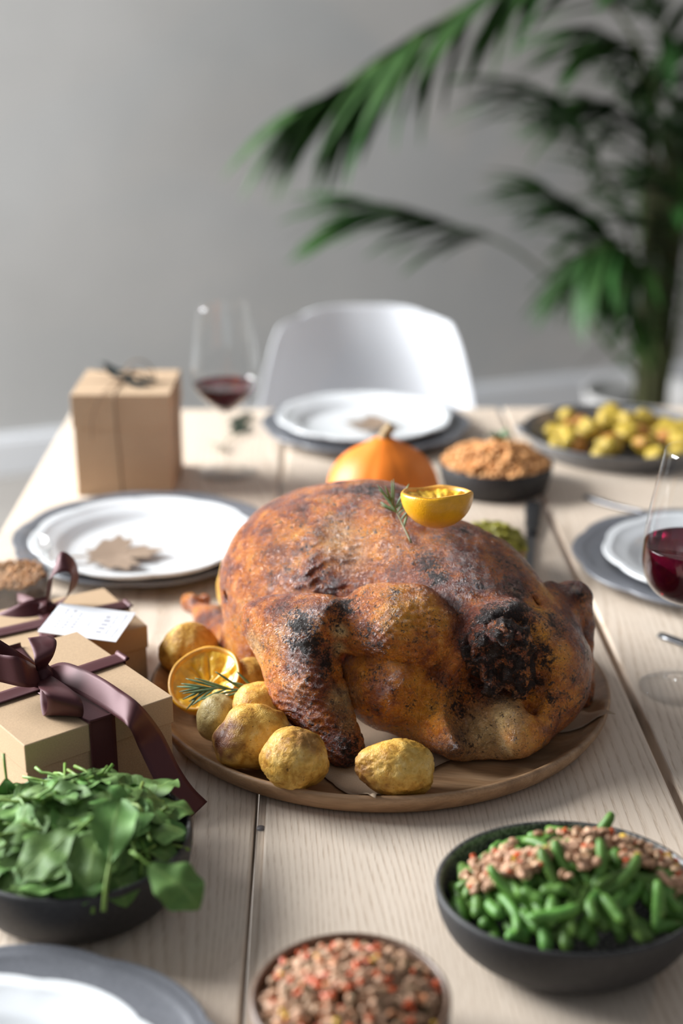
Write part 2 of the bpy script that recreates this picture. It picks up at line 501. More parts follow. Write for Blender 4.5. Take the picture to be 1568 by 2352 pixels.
M['goldpot'] = simple('golden_potato', (0.47, 0.325, 0.038), 0.4, var=0.4, vscale=45, bump=0.3, bscale=150)
M['goldpot_b'] = simple('browned_potato', (0.46, 0.19, 0.03), 0.45, var=0.4, vscale=60, bump=0.3, bscale=150)
M['pan'] = mat_stoneware('grey_metal_dish', (0.13, 0.13, 0.135), (0.21, 0.21, 0.22), 0.5, 0.36)
M['guac'] = simple('green_mash', (0.25, 0.225, 0.018), 0.55, var=0.75, vscale=75, bump=0.6, bscale=260)
M['bowlwood'] = simple('turned_wood', (0.30, 0.145, 0.062), 0.45, var=0.25, vscale=40)
M['steel'] = simple('brushed_steel', (0.22, 0.22, 0.23), 0.3, metal=1.0)
M['blackh'] = simple('black_handle', (0.014, 0.014, 0.015), 0.42)
M['paper'] = simple('white_card', (0.82, 0.83, 0.86), 0.6)
M['ink'] = simple('grey_ink', (0.46, 0.45, 0.49), 0.6)
M['palm'] = mat_leaf('palm_leaflet', (0.018, 0.055, 0.012), (0.045, 0.110, 0.028), 0.42, 8)
M['rachis'] = simple('palm_stalk', (0.10, 0.15, 0.045), 0.5, var=0.3, vscale=8)
M['trunk'] = simple('palm_sheath', (0.060, 0.062, 0.020), 0.7, var=0.5, vscale=18)
M['pot'] = simple('pale_grey_pot', (0.62, 0.60, 0.585), 0.6)
M['soil'] = simple('dark_soil', (0.05, 0.035, 0.025), 0.9, bump=0.6)
M['darkleaf'] = simple('dark_dried_leaf', (0.020, 0.028, 0.026), 0.6)
M['euca'] = simple('eucalyptus_leaf', (0.055, 0.075, 0.05), 0.55)
M['darksoup'] = simple('dark_crumble', (0.040, 0.028, 0.026), 0.5, var=0.6, vscale=90)
M['crumb'] = simple('orange_crumb', (0.40, 0.185, 0.06), 0.6, var=0.5, vscale=120)
M['plug'] = simple('dark_fitting', (0.17, 0.15, 0.15), 0.5)

# ------------------------------------------------------------------ setting
obj('floor', [(-4, -1.5, 0), (4, -1.5, 0), (4, 7, 0), (-4, 7, 0)], [(0, 1, 2, 3)], M['floor'], smooth=False)['kind'] = 'structure'
WA = math.atan2(4.791 - 4.157, 0.716 + 0.961)
WO = Vector((-0.12, 4.475, 0))           # a point at the foot of the back wall
def wallframe(): return Matrix.Translation(WO) @ Matrix.Rotation(WA, 4, 'Z')
wb = obj('wall_back', *boxm(-4.2, 0.0, 0, 4.2, 0.12, 2.9), M['wall'], smooth=False); wb.matrix_world = wallframe(); wb['kind'] = 'structure'
bb = obj('baseboard_back', *merge(boxm(-4.2, -0.018, 0, 4.2, 0.0, 0.115, 0.003), boxm(-4.2, -0.012, 0.113, 4.2, 0.0, 0.13, 0.003)), M['trim'], smooth=False)
bb.matrix_world = wallframe(); bb['kind'] = 'structure'

# ------------------------------------------------------------------ table
table = thing('dining_table', 'pale ash dining table made of wide planks with open gaps', 'table', (0.124, 1.2, 0))
Y0, Y1 = 0.12, 2.215
for (xa, xb) in ((-0.392, -0.052), (-0.0435, 0.2925), (0.3005, 0.64)):
    obj('plank', *boxm(xa - 0.124, Y0 - 1.2, TOP - 0.032, xb - 0.124, Y1 - 1.2, TOP, 0.0022), M['plank'], table, smooth=False)
for sx in (-0.40, 0.40):
    for sy in (-0.95, 0.93):
        obj('leg', *boxm(sx - 0.035, sy - 0.035, 0, sx + 0.035, sy + 0.035, TOP - 0.032, 0.004), M['plank'], table, smooth=False)
for sy in (-0.86, 0.0, 0.86):
    obj('crossbar', *boxm(-0.44, sy - 0.04, TOP - 0.062, 0.44, sy + 0.04, TOP - 0.032, 0.003), M['plank'], table, smooth=False)
obj('lip', *boxm(-0.0495 - 0.124, Y0 - 1.2, TOP - 0.03, -0.0434 - 0.124, Y1 - 1.2, TOP - 0.0035, 0.0006), M['plank'], table, smooth=False)
bolt = at(599, 1925, h=TOP - 0.012)
obj('fixing_pin', *lathe([(0.0, 0.0), (0.0033, 0.0), (0.0033, 0.03), (0.0, 0.03)], 12), M['plug'], table, loc=(bolt.x + 0.0 - 0.124, bolt.y - 1.2, TOP - 0.032))

# ------------------------------------------------------------------ white chair
def chair():
    t = thing('shell_chair', 'white moulded shell chair at the far end of the table', 'chair', (0.094, 2.62, 0), R(2))
    prof = catmull([(-0.02, 0.425), (0.0, 0.44), (0.10, 0.435), (0.22, 0.425), (0.31, 0.435), (0.365, 0.50), (0.39, 0.60), (0.415, 0.70), (0.437, 0.79), (0.442, 0.82)], 5)
    n = len(prof); nu = 24; vs, fs = [], []
    for j, (py, pz) in enumerate(prof):
        v = j / (n - 1)
        # half width along the profile
        hw = 0.222 if v < 0.5 and pz < 0.46 else float(np.interp(pz, [0.44, 0.55, 0.66, 0.72, 0.77, 0.80, 0.82], [0.222, 0.216, 0.203, 0.190, 0.176, 0.162, 0.142]))
        if v < 0.08: hw *= 0.9 + 0.1 * (v / 0.08)
        bk = min(1, max(0, (v - 0.35) / 0.25)); bk = bk * bk * (3 - 2 * bk)
        top = max(0.0, (v - 0.82) / 0.18)
        for i in range(nu + 1):
            u = -1 + 2 * i / nu
            c = abs(u) ** 2.6
            x = hw * u
            y = py - bk * 0.085 * c * (1 - 0.35 * top)
            z = pz + (1 - bk) * 0.045 * c
            if v > 0.9: z -= 0.03 * abs(u) ** 5 * ((v - 0.9) / 0.1)
            vs.append((x, y - 0.36, z))
    w = nu + 1
    for j in range(n - 1):
        for i in range(nu): fs.append((j * w + i, j * w + i + 1, (j + 1) * w + i + 1, (j + 1) * w + i))
    s = obj('seat_shell', vs, fs, M['chair'], t)
    md = s.modifiers.new('thickness', 'SOLIDIFY'); md.thickness = 0.007; md.offset = 0
    md = s.modifiers.new('smooth', 'SUBSURF'); md.levels = md.render_levels = 1
    for sx in (-1, 1):
        for (ya, yb) in ((-0.24, -0.30), (-0.10, 0.0)):
            obj('leg', *tube([(sx * 0.24, yb, 0.0), (sx * 0.13, ya, 0.42)], [0.011, 0.017], 12), M['wood'], t)
    return t
chair()

# ------------------------------------------------------------------ plates
def ogee(th, n, amp):
    """Bracket-edged scallop: round lobes that meet in small points."""
    x = (th * n / TAU) % 1.0
    return amp * (abs(math.sin(PI * x)) ** 0.7 - 0.6)

def plate_mesh(rad, lobes, amp, depth, rim_w, th, seg=144, ph=0.0):
    r0 = rad - rim_w
    top = [(0.0, 0.0), (r0 * 0.5, 0.0), (r0 * 0.9, 0.0006), (r0 * 0.97, 0.002), (r0 + 0.004, depth * 0.45), (r0 + 0.010, depth * 0.60), (r0 + 0.016, depth * 0.66),
           (r0 + rim_w * 0.6, depth * 0.80), (r0 + rim_w * 0.70, depth * 0.86), (r0 + rim_w * 0.76, depth * 0.95), (r0 + rim_w * 0.82, depth * 0.90), (r0 + rim_w * 0.92, depth * 0.96), (rad - 0.001, depth)]
    prof = [(r, z + th) for r, z in top] + [(rad, depth + th * 0.5), (rad - 0.0012, depth)] + [(r0 + 0.012, depth * 0.38), (r0 * 0.9, 0.0), (r0 * 0.8, 0.0), (r0 * 0.78, 0.001), (0.0, 0.001)]
    def mod(a, r, z):
        f = max(0.0, (r - r0) / rim_w)
        return r + ogee(a + ph, lobes, amp) * f ** 1.5, z
    return lathe(prof, seg, mod)

CH = me_new('charger_mesh', *plate_mesh(0.156, 10, 0.0055, 0.015, 0.042, 0.005), True, [M['grey']])
PL = me_new('plate_mesh', *plate_mesh(0.131, 10, 0.0045, 0.018, 0.036, 0.004), True, [M['white']])
def place_plates(cx, cy, px, py, rz, lab, lab2, pscale=1.0):
    o = link('charger_plate', CH, None, (cx, cy, TOP), (0, 0, rz)); tag(o, lab, 'charger plate', 'grey charger plates')
    p = link('dinner_plate', PL, None, (px, py, TOP + 0.0085), (0, 0, rz + 0.2), (pscale,) * 3); tag(p, lab2, 'plate', 'white dinner plates')
place_plates(-0.206, 1.596, -0.204, 1.568, 0.3, 'grey charger plate left of the turkey, under a white plate', 'white scalloped dinner plate left of the turkey, holding a kraft leaf card')
place_plates(0.074, 2.075, 0.072, 2.075, 0.9, 'grey charger plate in front of the white chair', 'white dinner plate in front of the white chair')
place_plates(0.452, 1.515, 0.458, 1.50, 0.1, 'grey charger plate behind the wine glass at the right edge', 'white dinner plate behind the wine glass at the right edge')
place_plates(-0.200, 0.652, -0.205, 0.633, 0.55, 'grey scalloped charger plate nearest the camera, below the spinach bowl', 'white scalloped dinner plate nearest the camera, cut off by the frame')

def leaf_card(loc, rz, size, label):
    """Flat maple leaf cut from kraft card, slightly curled."""
    half = [(0.0, -0.62), (0.03, -0.60), (0.04, -0.30), (0.22, -0.38), (0.20, -0.26), (0.50, -0.12), (0.46, -0.02), (0.62, 0.10), (0.44, 0.14), (0.46, 0.26), (0.27, 0.20), (0.17, 0.14), (0.22, 0.42), (0.13, 0.38), (0.0, 0.62)]
    out = half + [(-x, y) for x, y in half[-2:0:-1]]
    n = len(out)
    vs = []
    for zoff in (0.0, -0.0006):
        for (x, y) in out: vs.append((x * size, y * size, 0.006 * (x * x * 1.4 + 0.5 * y * y) * size / 0.1 + 0.006 + zoff))
        vs.append((0, 0.0, 0.004 + zoff))
    fs = [(n, i, (i + 1) % n) for i in range(n)] + [(2 * n + 1, n + 1 + (i + 1) % n, n + 1 + i) for i in range(n)]
    fs += [(i, n + 1 + i, n + 1 + (i + 1) % n, (i + 1) % n) for i in range(n)]
    o = obj('leaf_card', vs, fs, M['leafcard'], None, smooth=False, loc=loc, rot=(0, 0, rz))
    tag(o, label, 'paper leaf', 'kraft leaf place cards')
leaf_card((-0.232, 1.530, TOP + 0.0135), R(-78), 0.094, 'brown kraft maple leaf card lying on the plate left of the turkey')
leaf_card((0.083, 2.06, TOP + 0.0135), R(80), 0.075, 'brown kraft leaf card on the plate in front of the white chair')

# ------------------------------------------------------------------ wooden serving board and parchment
BC = Vector((0.057, 1.199, TOP))
bprof = [(0.0, 0.007), (0.15, 0.0072), (0.188, 0.008), (0.200, 0.0115), (0.209, 0.019), (0.2135, 0.0225), (0.2165, 0.0235), (0.2185, 0.0212), (0.217, 0.015), (0.211, 0.006), (0.204, 0.0008), (0.20, 0.0), (0.0, 0.0)]
bprof = [(r * 0.977, z) for r, z in bprof]
brd = obj('serving_board', *lathe(bprof, 160), M['board'], None, loc=BC)
tag(brd, 'round brown wooden serving board with raised rim under the roast turkey', 'board')

def parchment():
    n = 46
    a = Vector((0.0445, 0.979)) - BC.xy; b = Vector((0.262, 1.1155)) - BC.xy; ex = b - a; ey = Vector((-ex.y, ex.x)) * 1.02
    vs, fs = [], []
    for j in range(n + 1):
        for i in range(n + 1):
            u = i / n; v = j / n
            eu = 0.003 * mnoise.noise(Vector((u * 9, v * 3, 1))) + 0.004 * mnoise.noise(Vector((u * 31, v * 31, 5)))
            w = a + ex * (u + (eu if i in (0, n) else 0)) + ey * (v + 0.16 * math.sin(PI * u) ** 0.7 * (1 - v) + (eu if j in (0, n) else 0))
            x, y = w; r = math.hypot(x, y)
            zb = np.interp(r, [0, 0.147, 0.184, 0.195, 0.204, 0.2085, 0.2115, 0.235], [0.007, 0.0072, 0.008, 0.0115, 0.019, 0.0228, 0.0243, 0.0262])
            z = zb + 0.0010 + 0.0016 * (0.5 + 0.5 * mnoise.noise(Vector((x * 30, y * 30, 2)))) * min(1, r / 0.1)
            vs.append((x, y, z))
    for j in range(n):
        for i in range(n): fs.append((j * (n + 1) + i, j * (n + 1) + i + 1, (j + 1) * (n + 1) + i + 1, (j + 1) * (n + 1) + i))
    o = obj('parchment_sheet', vs, fs, M['parch'], None, loc=BC)
    md = o.modifiers.new('thickness', 'SOLIDIFY'); md.thickness = 0.0004; md.offset = 1
    tag(o, 'brown parchment sheet with torn edge lying between board and turkey', 'paper')
parchment()

# ------------------------------------------------------------------ implicit surfaces for the roast
class Field:
    def __init__(self, lo, hi, h):
        self.lo = np.array(lo, np.float32); self.h = h
        n = np.ceil((np.array(hi) - np.array(lo)) / h).astype(int) + 1
        ax = [self.lo[i] + h * np.arange(n[i], dtype=np.float32) for i in range(3)]
        self.X, self.Y, self.Z = np.meshgrid(*ax, indexing='ij', sparse=True)
        self.d = np.full(tuple(n), 1.0, np.float32)

    def add(self, d, k=0.012):
        h = np.clip(k - np.abs(self.d - d), 0, None) / k
        self.d = np.minimum(self.d, d) - h * h * k * 0.25
        return self

    def sub(self, d, k=0.008):
        d = -d
        h = np.clip(k - np.abs(self.d - d), 0, None) / k
        self.d = np.maximum(self.d, d) + h * h * k * 0.25
        return self

    def ell(self, c, r, rot=None):
        x, y, z = self.X - c[0], self.Y - c[1], self.Z - c[2]
        if rot is not None:
            m = np.array(rot.to_3x3().transposed(), np.float32)
            x, y, z = (m[i, 0] * x + m[i, 1] * y + m[i, 2] * z for i in range(3))
        k0 = np.sqrt((x / r[0]) ** 2 + (y / r[1]) ** 2 + (z / r[2]) ** 2) + 1e-6
        k1 = np.sqrt((x / r[0] ** 2) ** 2 + (y / r[1] ** 2) ** 2 + (z / r[2] ** 2) ** 2) + 1e-6
        return k0 * (k0 - 1) / k1

    def cap(self, a, b, ra, rb, sq=None):
        a = np.array(a, np.float32); b = np.array(b, np.float32); ab = b - a
        x, y, z = self.X - a[0], self.Y - a[1], self.Z - a[2]
        t = np.clip((x * ab[0] + y * ab[1] + z * ab[2]) / float(ab @ ab), 0, 1)
        x, y, z = x - t * ab[0], y - t * ab[1], z - t * ab[2]
        return np.sqrt(x * x + y * y + z * z) - (ra + (rb - ra) * t)

    def chain(self, pts, rads, k=0.01):
        out = None
        for i in range(len(pts) - 1):
            d = self.cap(pts[i], pts[i + 1], rads[i], rads[i + 1])
            out = d if out is None else np.minimum(out, d)
        return out

    def mesh(self):
        f = self.d; neg = f < 0
        nx, ny, nz_ = f.shape
        c = np.zeros((nx - 1, ny - 1, nz_ - 1), np.int8)
        for dx in (0, 1):
            for dy in (0, 1):
                for dz in (0, 1): c += neg[dx:nx - 1 + dx, dy:ny - 1 + dy, dz:nz_ - 1 + dz]
        act = (c > 0) & (c < 8); idx = np.full(act.shape, -1, np.int64)
        I = np.argwhere(act); idx[act] = np.arange(len(I))
        P = np.zeros((len(I), 3), np.float64); W = np.zeros(len(I))
        cor = [(a, b, d) for a in (0, 1) for b in (0, 1) for d in (0, 1)]
        for p in cor:
            for ax in range(3):
                if p[ax] == 1: continue
                q = list(p); q[ax] = 1
                fa = f[I[:, 0] + p[0], I[:, 1] + p[1], I[:, 2] + p[2]]; fb = f[I[:, 0] + q[0], I[:, 1] + q[1], I[:, 2] + q[2]]
                m = (fa < 0) != (fb < 0)
                t = np.where(m, fa / np.where(m, fa - fb, 1), 0)
                pos = np.tile(np.array(p, float), (len(I), 1)); pos[:, ax] += t
                P[m] += pos[m]; W[m] += 1
        V = (I + P / W[:, None]) * self.h + self.lo
        F = []
        for ax in range(3):
            a, b = [(1, 2), (2, 0), (0, 1)][ax]
            sl0 = [slice(None)] * 3; sl1 = [slice(None)] * 3
            sl0[ax] = slice(0, -1); sl1[ax] = slice(1, None)
            s0 = neg[tuple(sl0)]; s1 = neg[tuple(sl1)]
            E = np.argwhere(s0 != s1)
            E = E[(E[:, a] > 0) & (E[:, b] > 0) & (E[:, a] < f.shape[a] - 1) & (E[:, b] < f.shape[b] - 1)]
            st = s0[E[:, 0], E[:, 1], E[:, 2]]
            q = []
            for (da, db) in ((1, 1), (0, 1), (0, 0), (1, 0)):
                e = E.copy(); e[:, a] -= da; e[:, b] -= db
                q.append(idx[e[:, 0], e[:, 1], e[:, 2]])
            q = np.stack(q, 1); q[~st] = q[~st][:, ::-1]
            F.append(q)
        return V, np.concatenate(F)


def numpy_mesh(name, V, F, mat):
    me = bpy.data.meshes.new(name)
    me.vertices.add(len(V)); me.vertices.foreach_set('co', np.asarray(V, np.float32).ravel())
    me.loops.add(F.size); me.loops.foreach_set('vertex_index', F.astype(np.int32).ravel())
    me.polygons.add(len(F)); me.polygons.foreach_set('loop_start', np.arange(0, F.size, 4, dtype=np.int32))
    me.polygons.foreach_set('use_smooth', np.ones(len(F), bool))
    me.update(calc_edges=True); me.validate()
    me.materials.append(mat)
    return me


def normals_of(me):
    n = np.zeros(len(me.vertices) * 3, np.float32); me.vertices.foreach_get('normal', n); return n.reshape(-1, 3)


BASEZ = TOP + 0.0105
A = lambda px, py, Y: tuple(at(px, py, Y))
turkey = thing('roast_turkey', 'whole roast turkey with charred golden brown skin on the wooden board', 'turkey', (0.06, 1.22, BASEZ))

def rotz(a): return Matrix.Rotation(R(a), 4, 'Z')

def build_body():
    f = Field((-0.13, 1.03, BASEZ - 0.004), (0.285, 1.42, 0.965), 0.0018)
    f.d = f.ell((0.018, 1.272, 0.838), (0.113, 0.115, 0.094))
    f.add(f.ell((0.060, 1.256, 0.876), (0.072, 0.083, 0.062)), 0.03)
    f.add(f.ell((0.118, 1.205, 0.838), (0.088, 0.098, 0.080), rotz(-20)), 0.03)
    f.add(f.ell((0.150, 1.165, 0.850), (0.055, 0.06, 0.042), rotz(-30)), 0.03)
    # furrow between the two breast lobes
    f.sub(f.chain([A(800, 1170, 1.20), A(790, 1250, 1.165), A(830, 1350, 1.13)], [0.010, 0.012, 0.010]), 0.035)
    # shoulder joint and the round lower bulge under it
    f.add(f.cap(A(900, 1450, 1.145), A(990, 1460, 1.130), 0.026, 0.032), 0.012)
    f.add(f.ell((0.065, 1.119, 0.811), (0.046, 0.045, 0.046)), 0.008)
    f.add(f.cap(A(1010, 1490, 1.122), A(965, 1640, 1.110), 0.026, 0.027), 0.010)
    # neck cavity underside, right flank
    f.add(f.ell((0.142, 1.109, 0.785), (0.068, 0.072, 0.034)), 0.014)
    f.add(f.ell((0.198, 1.143, 0.815), (0.044, 0.066, 0.057), Matrix.Rotation(R(-12), 4, 'Y')), 0.018)
    f.add(f.cap(A(1215, 1390, 1.16), A(1285, 1520, 1.145), 0.017, 0.024), 0.012)
    # skin arch over the neck, folds either side
    f.add(f.chain([A(1055, 1530, 1.092), A(1075, 1470, 1.097), A(1120, 1420, 1.105), A(1180, 1405, 1.112), A(1222, 1440, 1.112), A(1238, 1520, 1.108), A(1240, 1590, 1.105)], [0.010, 0.011, 0.012, 0.012, 0.011, 0.010, 0.008]), 0.014)
    f.add(f.chain([A(1062, 1490, 1.095), A(1038, 1560, 1.089), A(1008, 1650, 1.088)], [0.012, 0.013, 0.008]), 0.010)
    f.sub(f.ell(A(1140, 1530, 1.065), (0.026, 0.030, 0.034)), 0.014)
    f.sub(f.cap(A(1090, 1600, 1.068), A(1120, 1730, 1.050), 0.012, 0.016), 0.02)
    f.sub(f.cap(A(1065, 1560, 1.072), A(1050, 1620, 1.068), 0.004, 0.003), 0.010)
    # thigh seen behind the wing
    f.add(f.ell(A(585, 1490, 1.245), (0.034, 0.045, 0.048)), 0.014)
    f.sub(f.cap(A(535, 1370, 1.24), A(640, 1385, 1.19), 0.006, 0.006), 0.014)
    # recess behind the wing edge, overlap line above it, deep shaded cavity under the neck
    f.sub(f.chain([A(776, 1545, 1.075), A(790, 1640, 1.062), A(835, 1745, 1.045)], [0.006, 0.008, 0.012]), 0.008)
    f.sub(f.chain([A(590, 1385, 1.165), A(720, 1385, 1.125), A(850, 1340, 1.128)], [0.008, 0.007, 0.005]), 0.010)
    f.sub(f.ell(A(1075, 1610, 1.062), (0.017, 0.026, 0.034)), 0.010)
    f.sub(f.chain([A(1236, 1470, 1.085), A(1240, 1560, 1.082), A(1215, 1640, 1.075)], [0.007, 0.008, 0.005]), 0.010)
    f.sub(f.chain([A(1190, 1345, 1.158), A(1225, 1400, 1.140), A(1240, 1470, 1.118)], [0.002, 0.004, 0.004]), 0.012)
    f.d = np.maximum(f.d, BASEZ - f.Z)
    return f.mesh()

def build_wing():
    f = Field((-0.10, 1.03, BASEZ - 0.004), (0.145, 1.20, 0.915), 0.0018)
    a, b, c, d = A(597, 1422, 1.150), A(758, 1412, 1.118), A(790, 1714, 1.068), A(672, 1590, 1.105)
    f.d = f.cap(a, b, 0.013, 0.015)
    f.add(f.cap(a, d, 0.014, 0.014), 0.02)
    f.add(f.cap(d, c, 0.015, 0.013), 0.016)
    f.add(f.cap(A(712, 1440, 1.120), A(742, 1620, 1.092), 0.017, 0.016), 0.03)
    f.add(f.cap(A(660, 1450, 1.132), A(700, 1560, 1.105), 0.022, 0.020), 0.03)
    f.add(f.cap(A(738, 1600, 1.094), c, 0.016, 0.012), 0.02)
    # upper joint running to the shoulder, with the tendon groove before it
    f.add(f.chain([A(835, 1440, 1.122), A(900, 1440, 1.114), A(975, 1455, 1.116), A(1020, 1470, 1.122)], [0.027, 0.032, 0.033, 0.026]), 0.010)
    f.add(f.cap(A(850, 1385, 1.128), A(960, 1385, 1.122), 0.016, 0.016), 0.014)
    f.sub(f.chain([A(775, 1392, 1.100), A(780, 1470, 1.094), A(786, 1560, 1.088)], [0.006, 0.007, 0.009]), 0.007)
    f.d = np.maximum(f.d, BASEZ - f.Z)
    return f.mesh()

def build_far_wing():
    f = Field((0.16, 1.05, BASEZ - 0.004), (0.29, 1.28, 0.90), 0.0019)
    f.d = f.chain([A(1225, 1390, 1.185), A(1262, 1368, 1.20), A(1312, 1366, 1.205), A(1326, 1432, 1.20)], [0.011, 0.013, 0.011, 0.012])
    f.add(f.ell(A(1322, 1362, 1.205), (0.010, 0.012, 0.008)), 0.006)
    f.add(f.ell(A(1268, 1410, 1.178), (0.030, 0.026, 0.020), Matrix.Rotation(R(34), 4, 'Y')), 0.014)
    f.add(f.chain([A(1322, 1380, 1.20), A(1338, 1480, 1.185), A(1342, 1590, 1.17), A(1330, 1690, 1.155)], [0.013, 0.010, 0.009, 0.008]), 0.014)
    f.add(f.cap(A(1245, 1390, 1.165), A(1312, 1480, 1.155), 0.010, 0.013), 0.012)
    f.d = np.maximum(f.d, BASEZ - f.Z)
    return f.mesh()

def build_drum():
    f = Field((-0.17, 1.24, BASEZ - 0.004), (0.01, 1.43, 0.85), 0.0021)
    f.d = f.cap(A(560, 1530, 1.265), A(490, 1430, 1.345), 0.030, 0.017)
    f.add(f.cap(A(490, 1430, 1.345), A(445, 1395, 1.375), 0.014, 0.0085), 0.012)
    f.add(f.ell(A(438, 1383, 1.38), (0.010, 0.010, 0.009)), 0.006)
    f.add(f.ell(A(470, 1380, 1.385), (0.007, 0.007, 0.008)), 0.006)
    f.d = np.maximum(f.d, BASEZ - f.Z)
    return f.mesh()

def build_neck():
    f = Field((0.10, 1.03, 0.78), (0.205, 1.14, 0.905), 0.0014)
    f.d = f.ell(A(1145, 1470, 1.094), (0.029, 0.018, 0.022))
    f.add(f.ell(A(1090, 1510, 1.090), (0.012, 0.012, 0.016)), 0.008)
    f.add(f.ell(A(1195, 1500, 1.092), (0.010, 0.012, 0.022)), 0.008)
    f.add(f.cap(A(1115, 1520, 1.085), A(1135, 1590, 1.076), 0.010, 0.006), 0.007)
    f.add(f.cap(A(1165, 1510, 1.085), A(1180, 1600, 1.076), 0.011, 0.005), 0.007)
    f.add(f.cap(A(1195, 1540, 1.085), A(1203, 1594, 1.078), 0.009, 0.006), 0.007)
    f.add(f.ell(A(1152, 1462, 1.078), (0.009, 0.009, 0.010)), 0.005)
    f.add(f.ell(A(1190, 1475, 1.080), (0.008, 0.009, 0.012)), 0.005)
    f.add(f.ell(A(1110, 1470, 1.084), (0.010, 0.009, 0.009)), 0.005)
    return f.mesh()

# stain lists, the first also holding painted crease shade: photo pixel of the stain centre, radius in metres, strength
CHAR_SHADE = [(840, 1124, .022, .75), (770, 1135, .018, .55), (700, 1170, .012, .6), (690, 1195, .010, .6), (905, 1135, .018, .6), (985, 1290, .016, .75), (1000, 1325, .013, .8), (965, 1265, .012, .5),
        (1060, 1215, .020, .7), (1010, 1235, .015, .5), (1095, 1340, .012, .6), (690, 1440, .017, .95), (705, 1480, .013, .9), (720, 1500, .012, .7), (640, 1400, .012, .5), (790, 1392, .015, .85), (765, 1420, .012, .6),
        (1140, 1420, .026, .9), (1185, 1410, .026, .9), (1160, 1500, .034, 1.0), (1212, 1470, .014, .9), (1080, 1480, .014, .75), (1225, 1560, .013, .8), (1290, 1640, .008, .6), (1180, 1350, .020, .7), (1120, 1390, .02, .55),
        (755, 1530, .015, .8), (835, 1450, .017, .6), (860, 1480, .012, .6), (880, 1545, .012, .5), (815, 1725, .022, .75), (1270, 1430, .022, .65), (1330, 1360, .018, .6), (1345, 1500, .02, .5), (1345, 1600, .02, .5),
        (620, 1330, .010, .45), (655, 1310, .008, .55), (700, 1260, .008, .5), (740, 1310, .006, .35), (610, 1220, .012, .45), (1050, 1620, .024, .62), (1060, 1700, .020, .55), (1240, 1500, .016, .7), (1270, 1600, .012, .5), (1000, 1420, .01, .25),  # spots inside the neck cavity paint its shade into the skin
        (900, 1360, .010, .45), (960, 1360, .010, .4), (700, 1600, .014, .35), (770, 1650, .014, .4), (660, 1530, .010, .4), (560, 1430, .012, .3), (1000, 1640, .014, .3), (940, 1600, .012, .3),
        (1218, 1420, .012, .75), (1238, 1490, .011, .75), (1246, 1560, .010, .6), (1060, 1290, .020, .42), (1120, 1330, .020, .5), (1045, 1400, .018, .42), (1165, 1290, .020, .5), (1010, 1560, .012, .42), (850, 1565, .010, .45), (900, 1470, .014, .35), (955, 1480, .012, .35),  # leading spots paint the shade of the groove beside the right flank
        (600, 1270, .012, .4), (780, 1190, .014, .4), (640, 1230, .010, .35), (830, 1230, .010, .25), (900, 1300, .012, .3), (1150, 1240, .018, .5), (1320, 1430, .016, .6), (1250, 1700, .012, .35), (1310, 1560, .012, .4), (720, 1560, .010, .45), (690, 1620, .010, .4), (740, 1680, .012, .5), (610, 1480, .008, .4), (1100, 1580, .014, .6)]
GOLD = [(985, 1400, .022, .9), (930, 1400, .022, .8), (880, 1600, .040, .95), (840, 1650, .025, 1.0), (960, 1620, .03, .55), (920, 1690, .03, .8), (1230, 1400, .012, .9), (1255, 1450, .014, 1.0), (1280, 1510, .016, .9), (1300, 1600, .025, .75), (1230, 1690, .026, .9), (590, 1530, .03, .8), (560, 1480, .025, .7), (660, 1250, .025, .4), (900, 1250, .035, .45), (960, 1240, .03, .45), (830, 1520, .015, .5), (650, 1460, .02, .3), (1250, 1350, .012, .6)]
PALE = [(790, 1610, .014, 1.0), (800, 1660, .010, .6), (778, 1450, .007, .95), (776, 1490, .007, .8), (1120, 1690, .026, .85), (1150, 1650, .020, .85), (1160, 1720, .022, .8), (1080, 1720, .026, .6), (595, 1560, .014, .7), (585, 1480, .012, .5), (800, 1270, .02, .25), (780, 1230, .02, .3)]

parts = []
for nm, fn in (('body', build_body), ('wing', build_wing), ('wing', build_far_wing), ('drumstick', build_drum), ('neck_skin', build_neck)):
    V, F = fn(); parts.append([nm, V, F])

# one ray caster over all parts so that each stain lands on the skin it is seen on
allv = []; allf = []; o0 = 0
for nm, V, F in parts:
    allv += V.tolist(); allf += (F + o0).tolist(); o0 += len(V)
bvh = bvhtree.BVHTree.FromPolygons(allv, allf)
def skin(px, py):
    d = (at(px, py, Y=1.2) - CAM).normalized()
    h = bvh.ray_cast(CAM, d)
    return h[0]
def stains(L): return [(np.array(q), r, s) for (x, y, r, s) in L if (q := skin(x, y)) is not None]
SC_, SG_, SP_ = stains(CHAR_SHADE), stains(GOLD), stains(PALE)
breast_c = np.array(skin(740, 1310) or (0, 1.2, .87))
wing_a = np.array(A(640, 1430, 1.13)); wing_d = np.array(A(797, 1712, 1.068)) - wing_a; wing_d /= np.linalg.norm(wing_d)

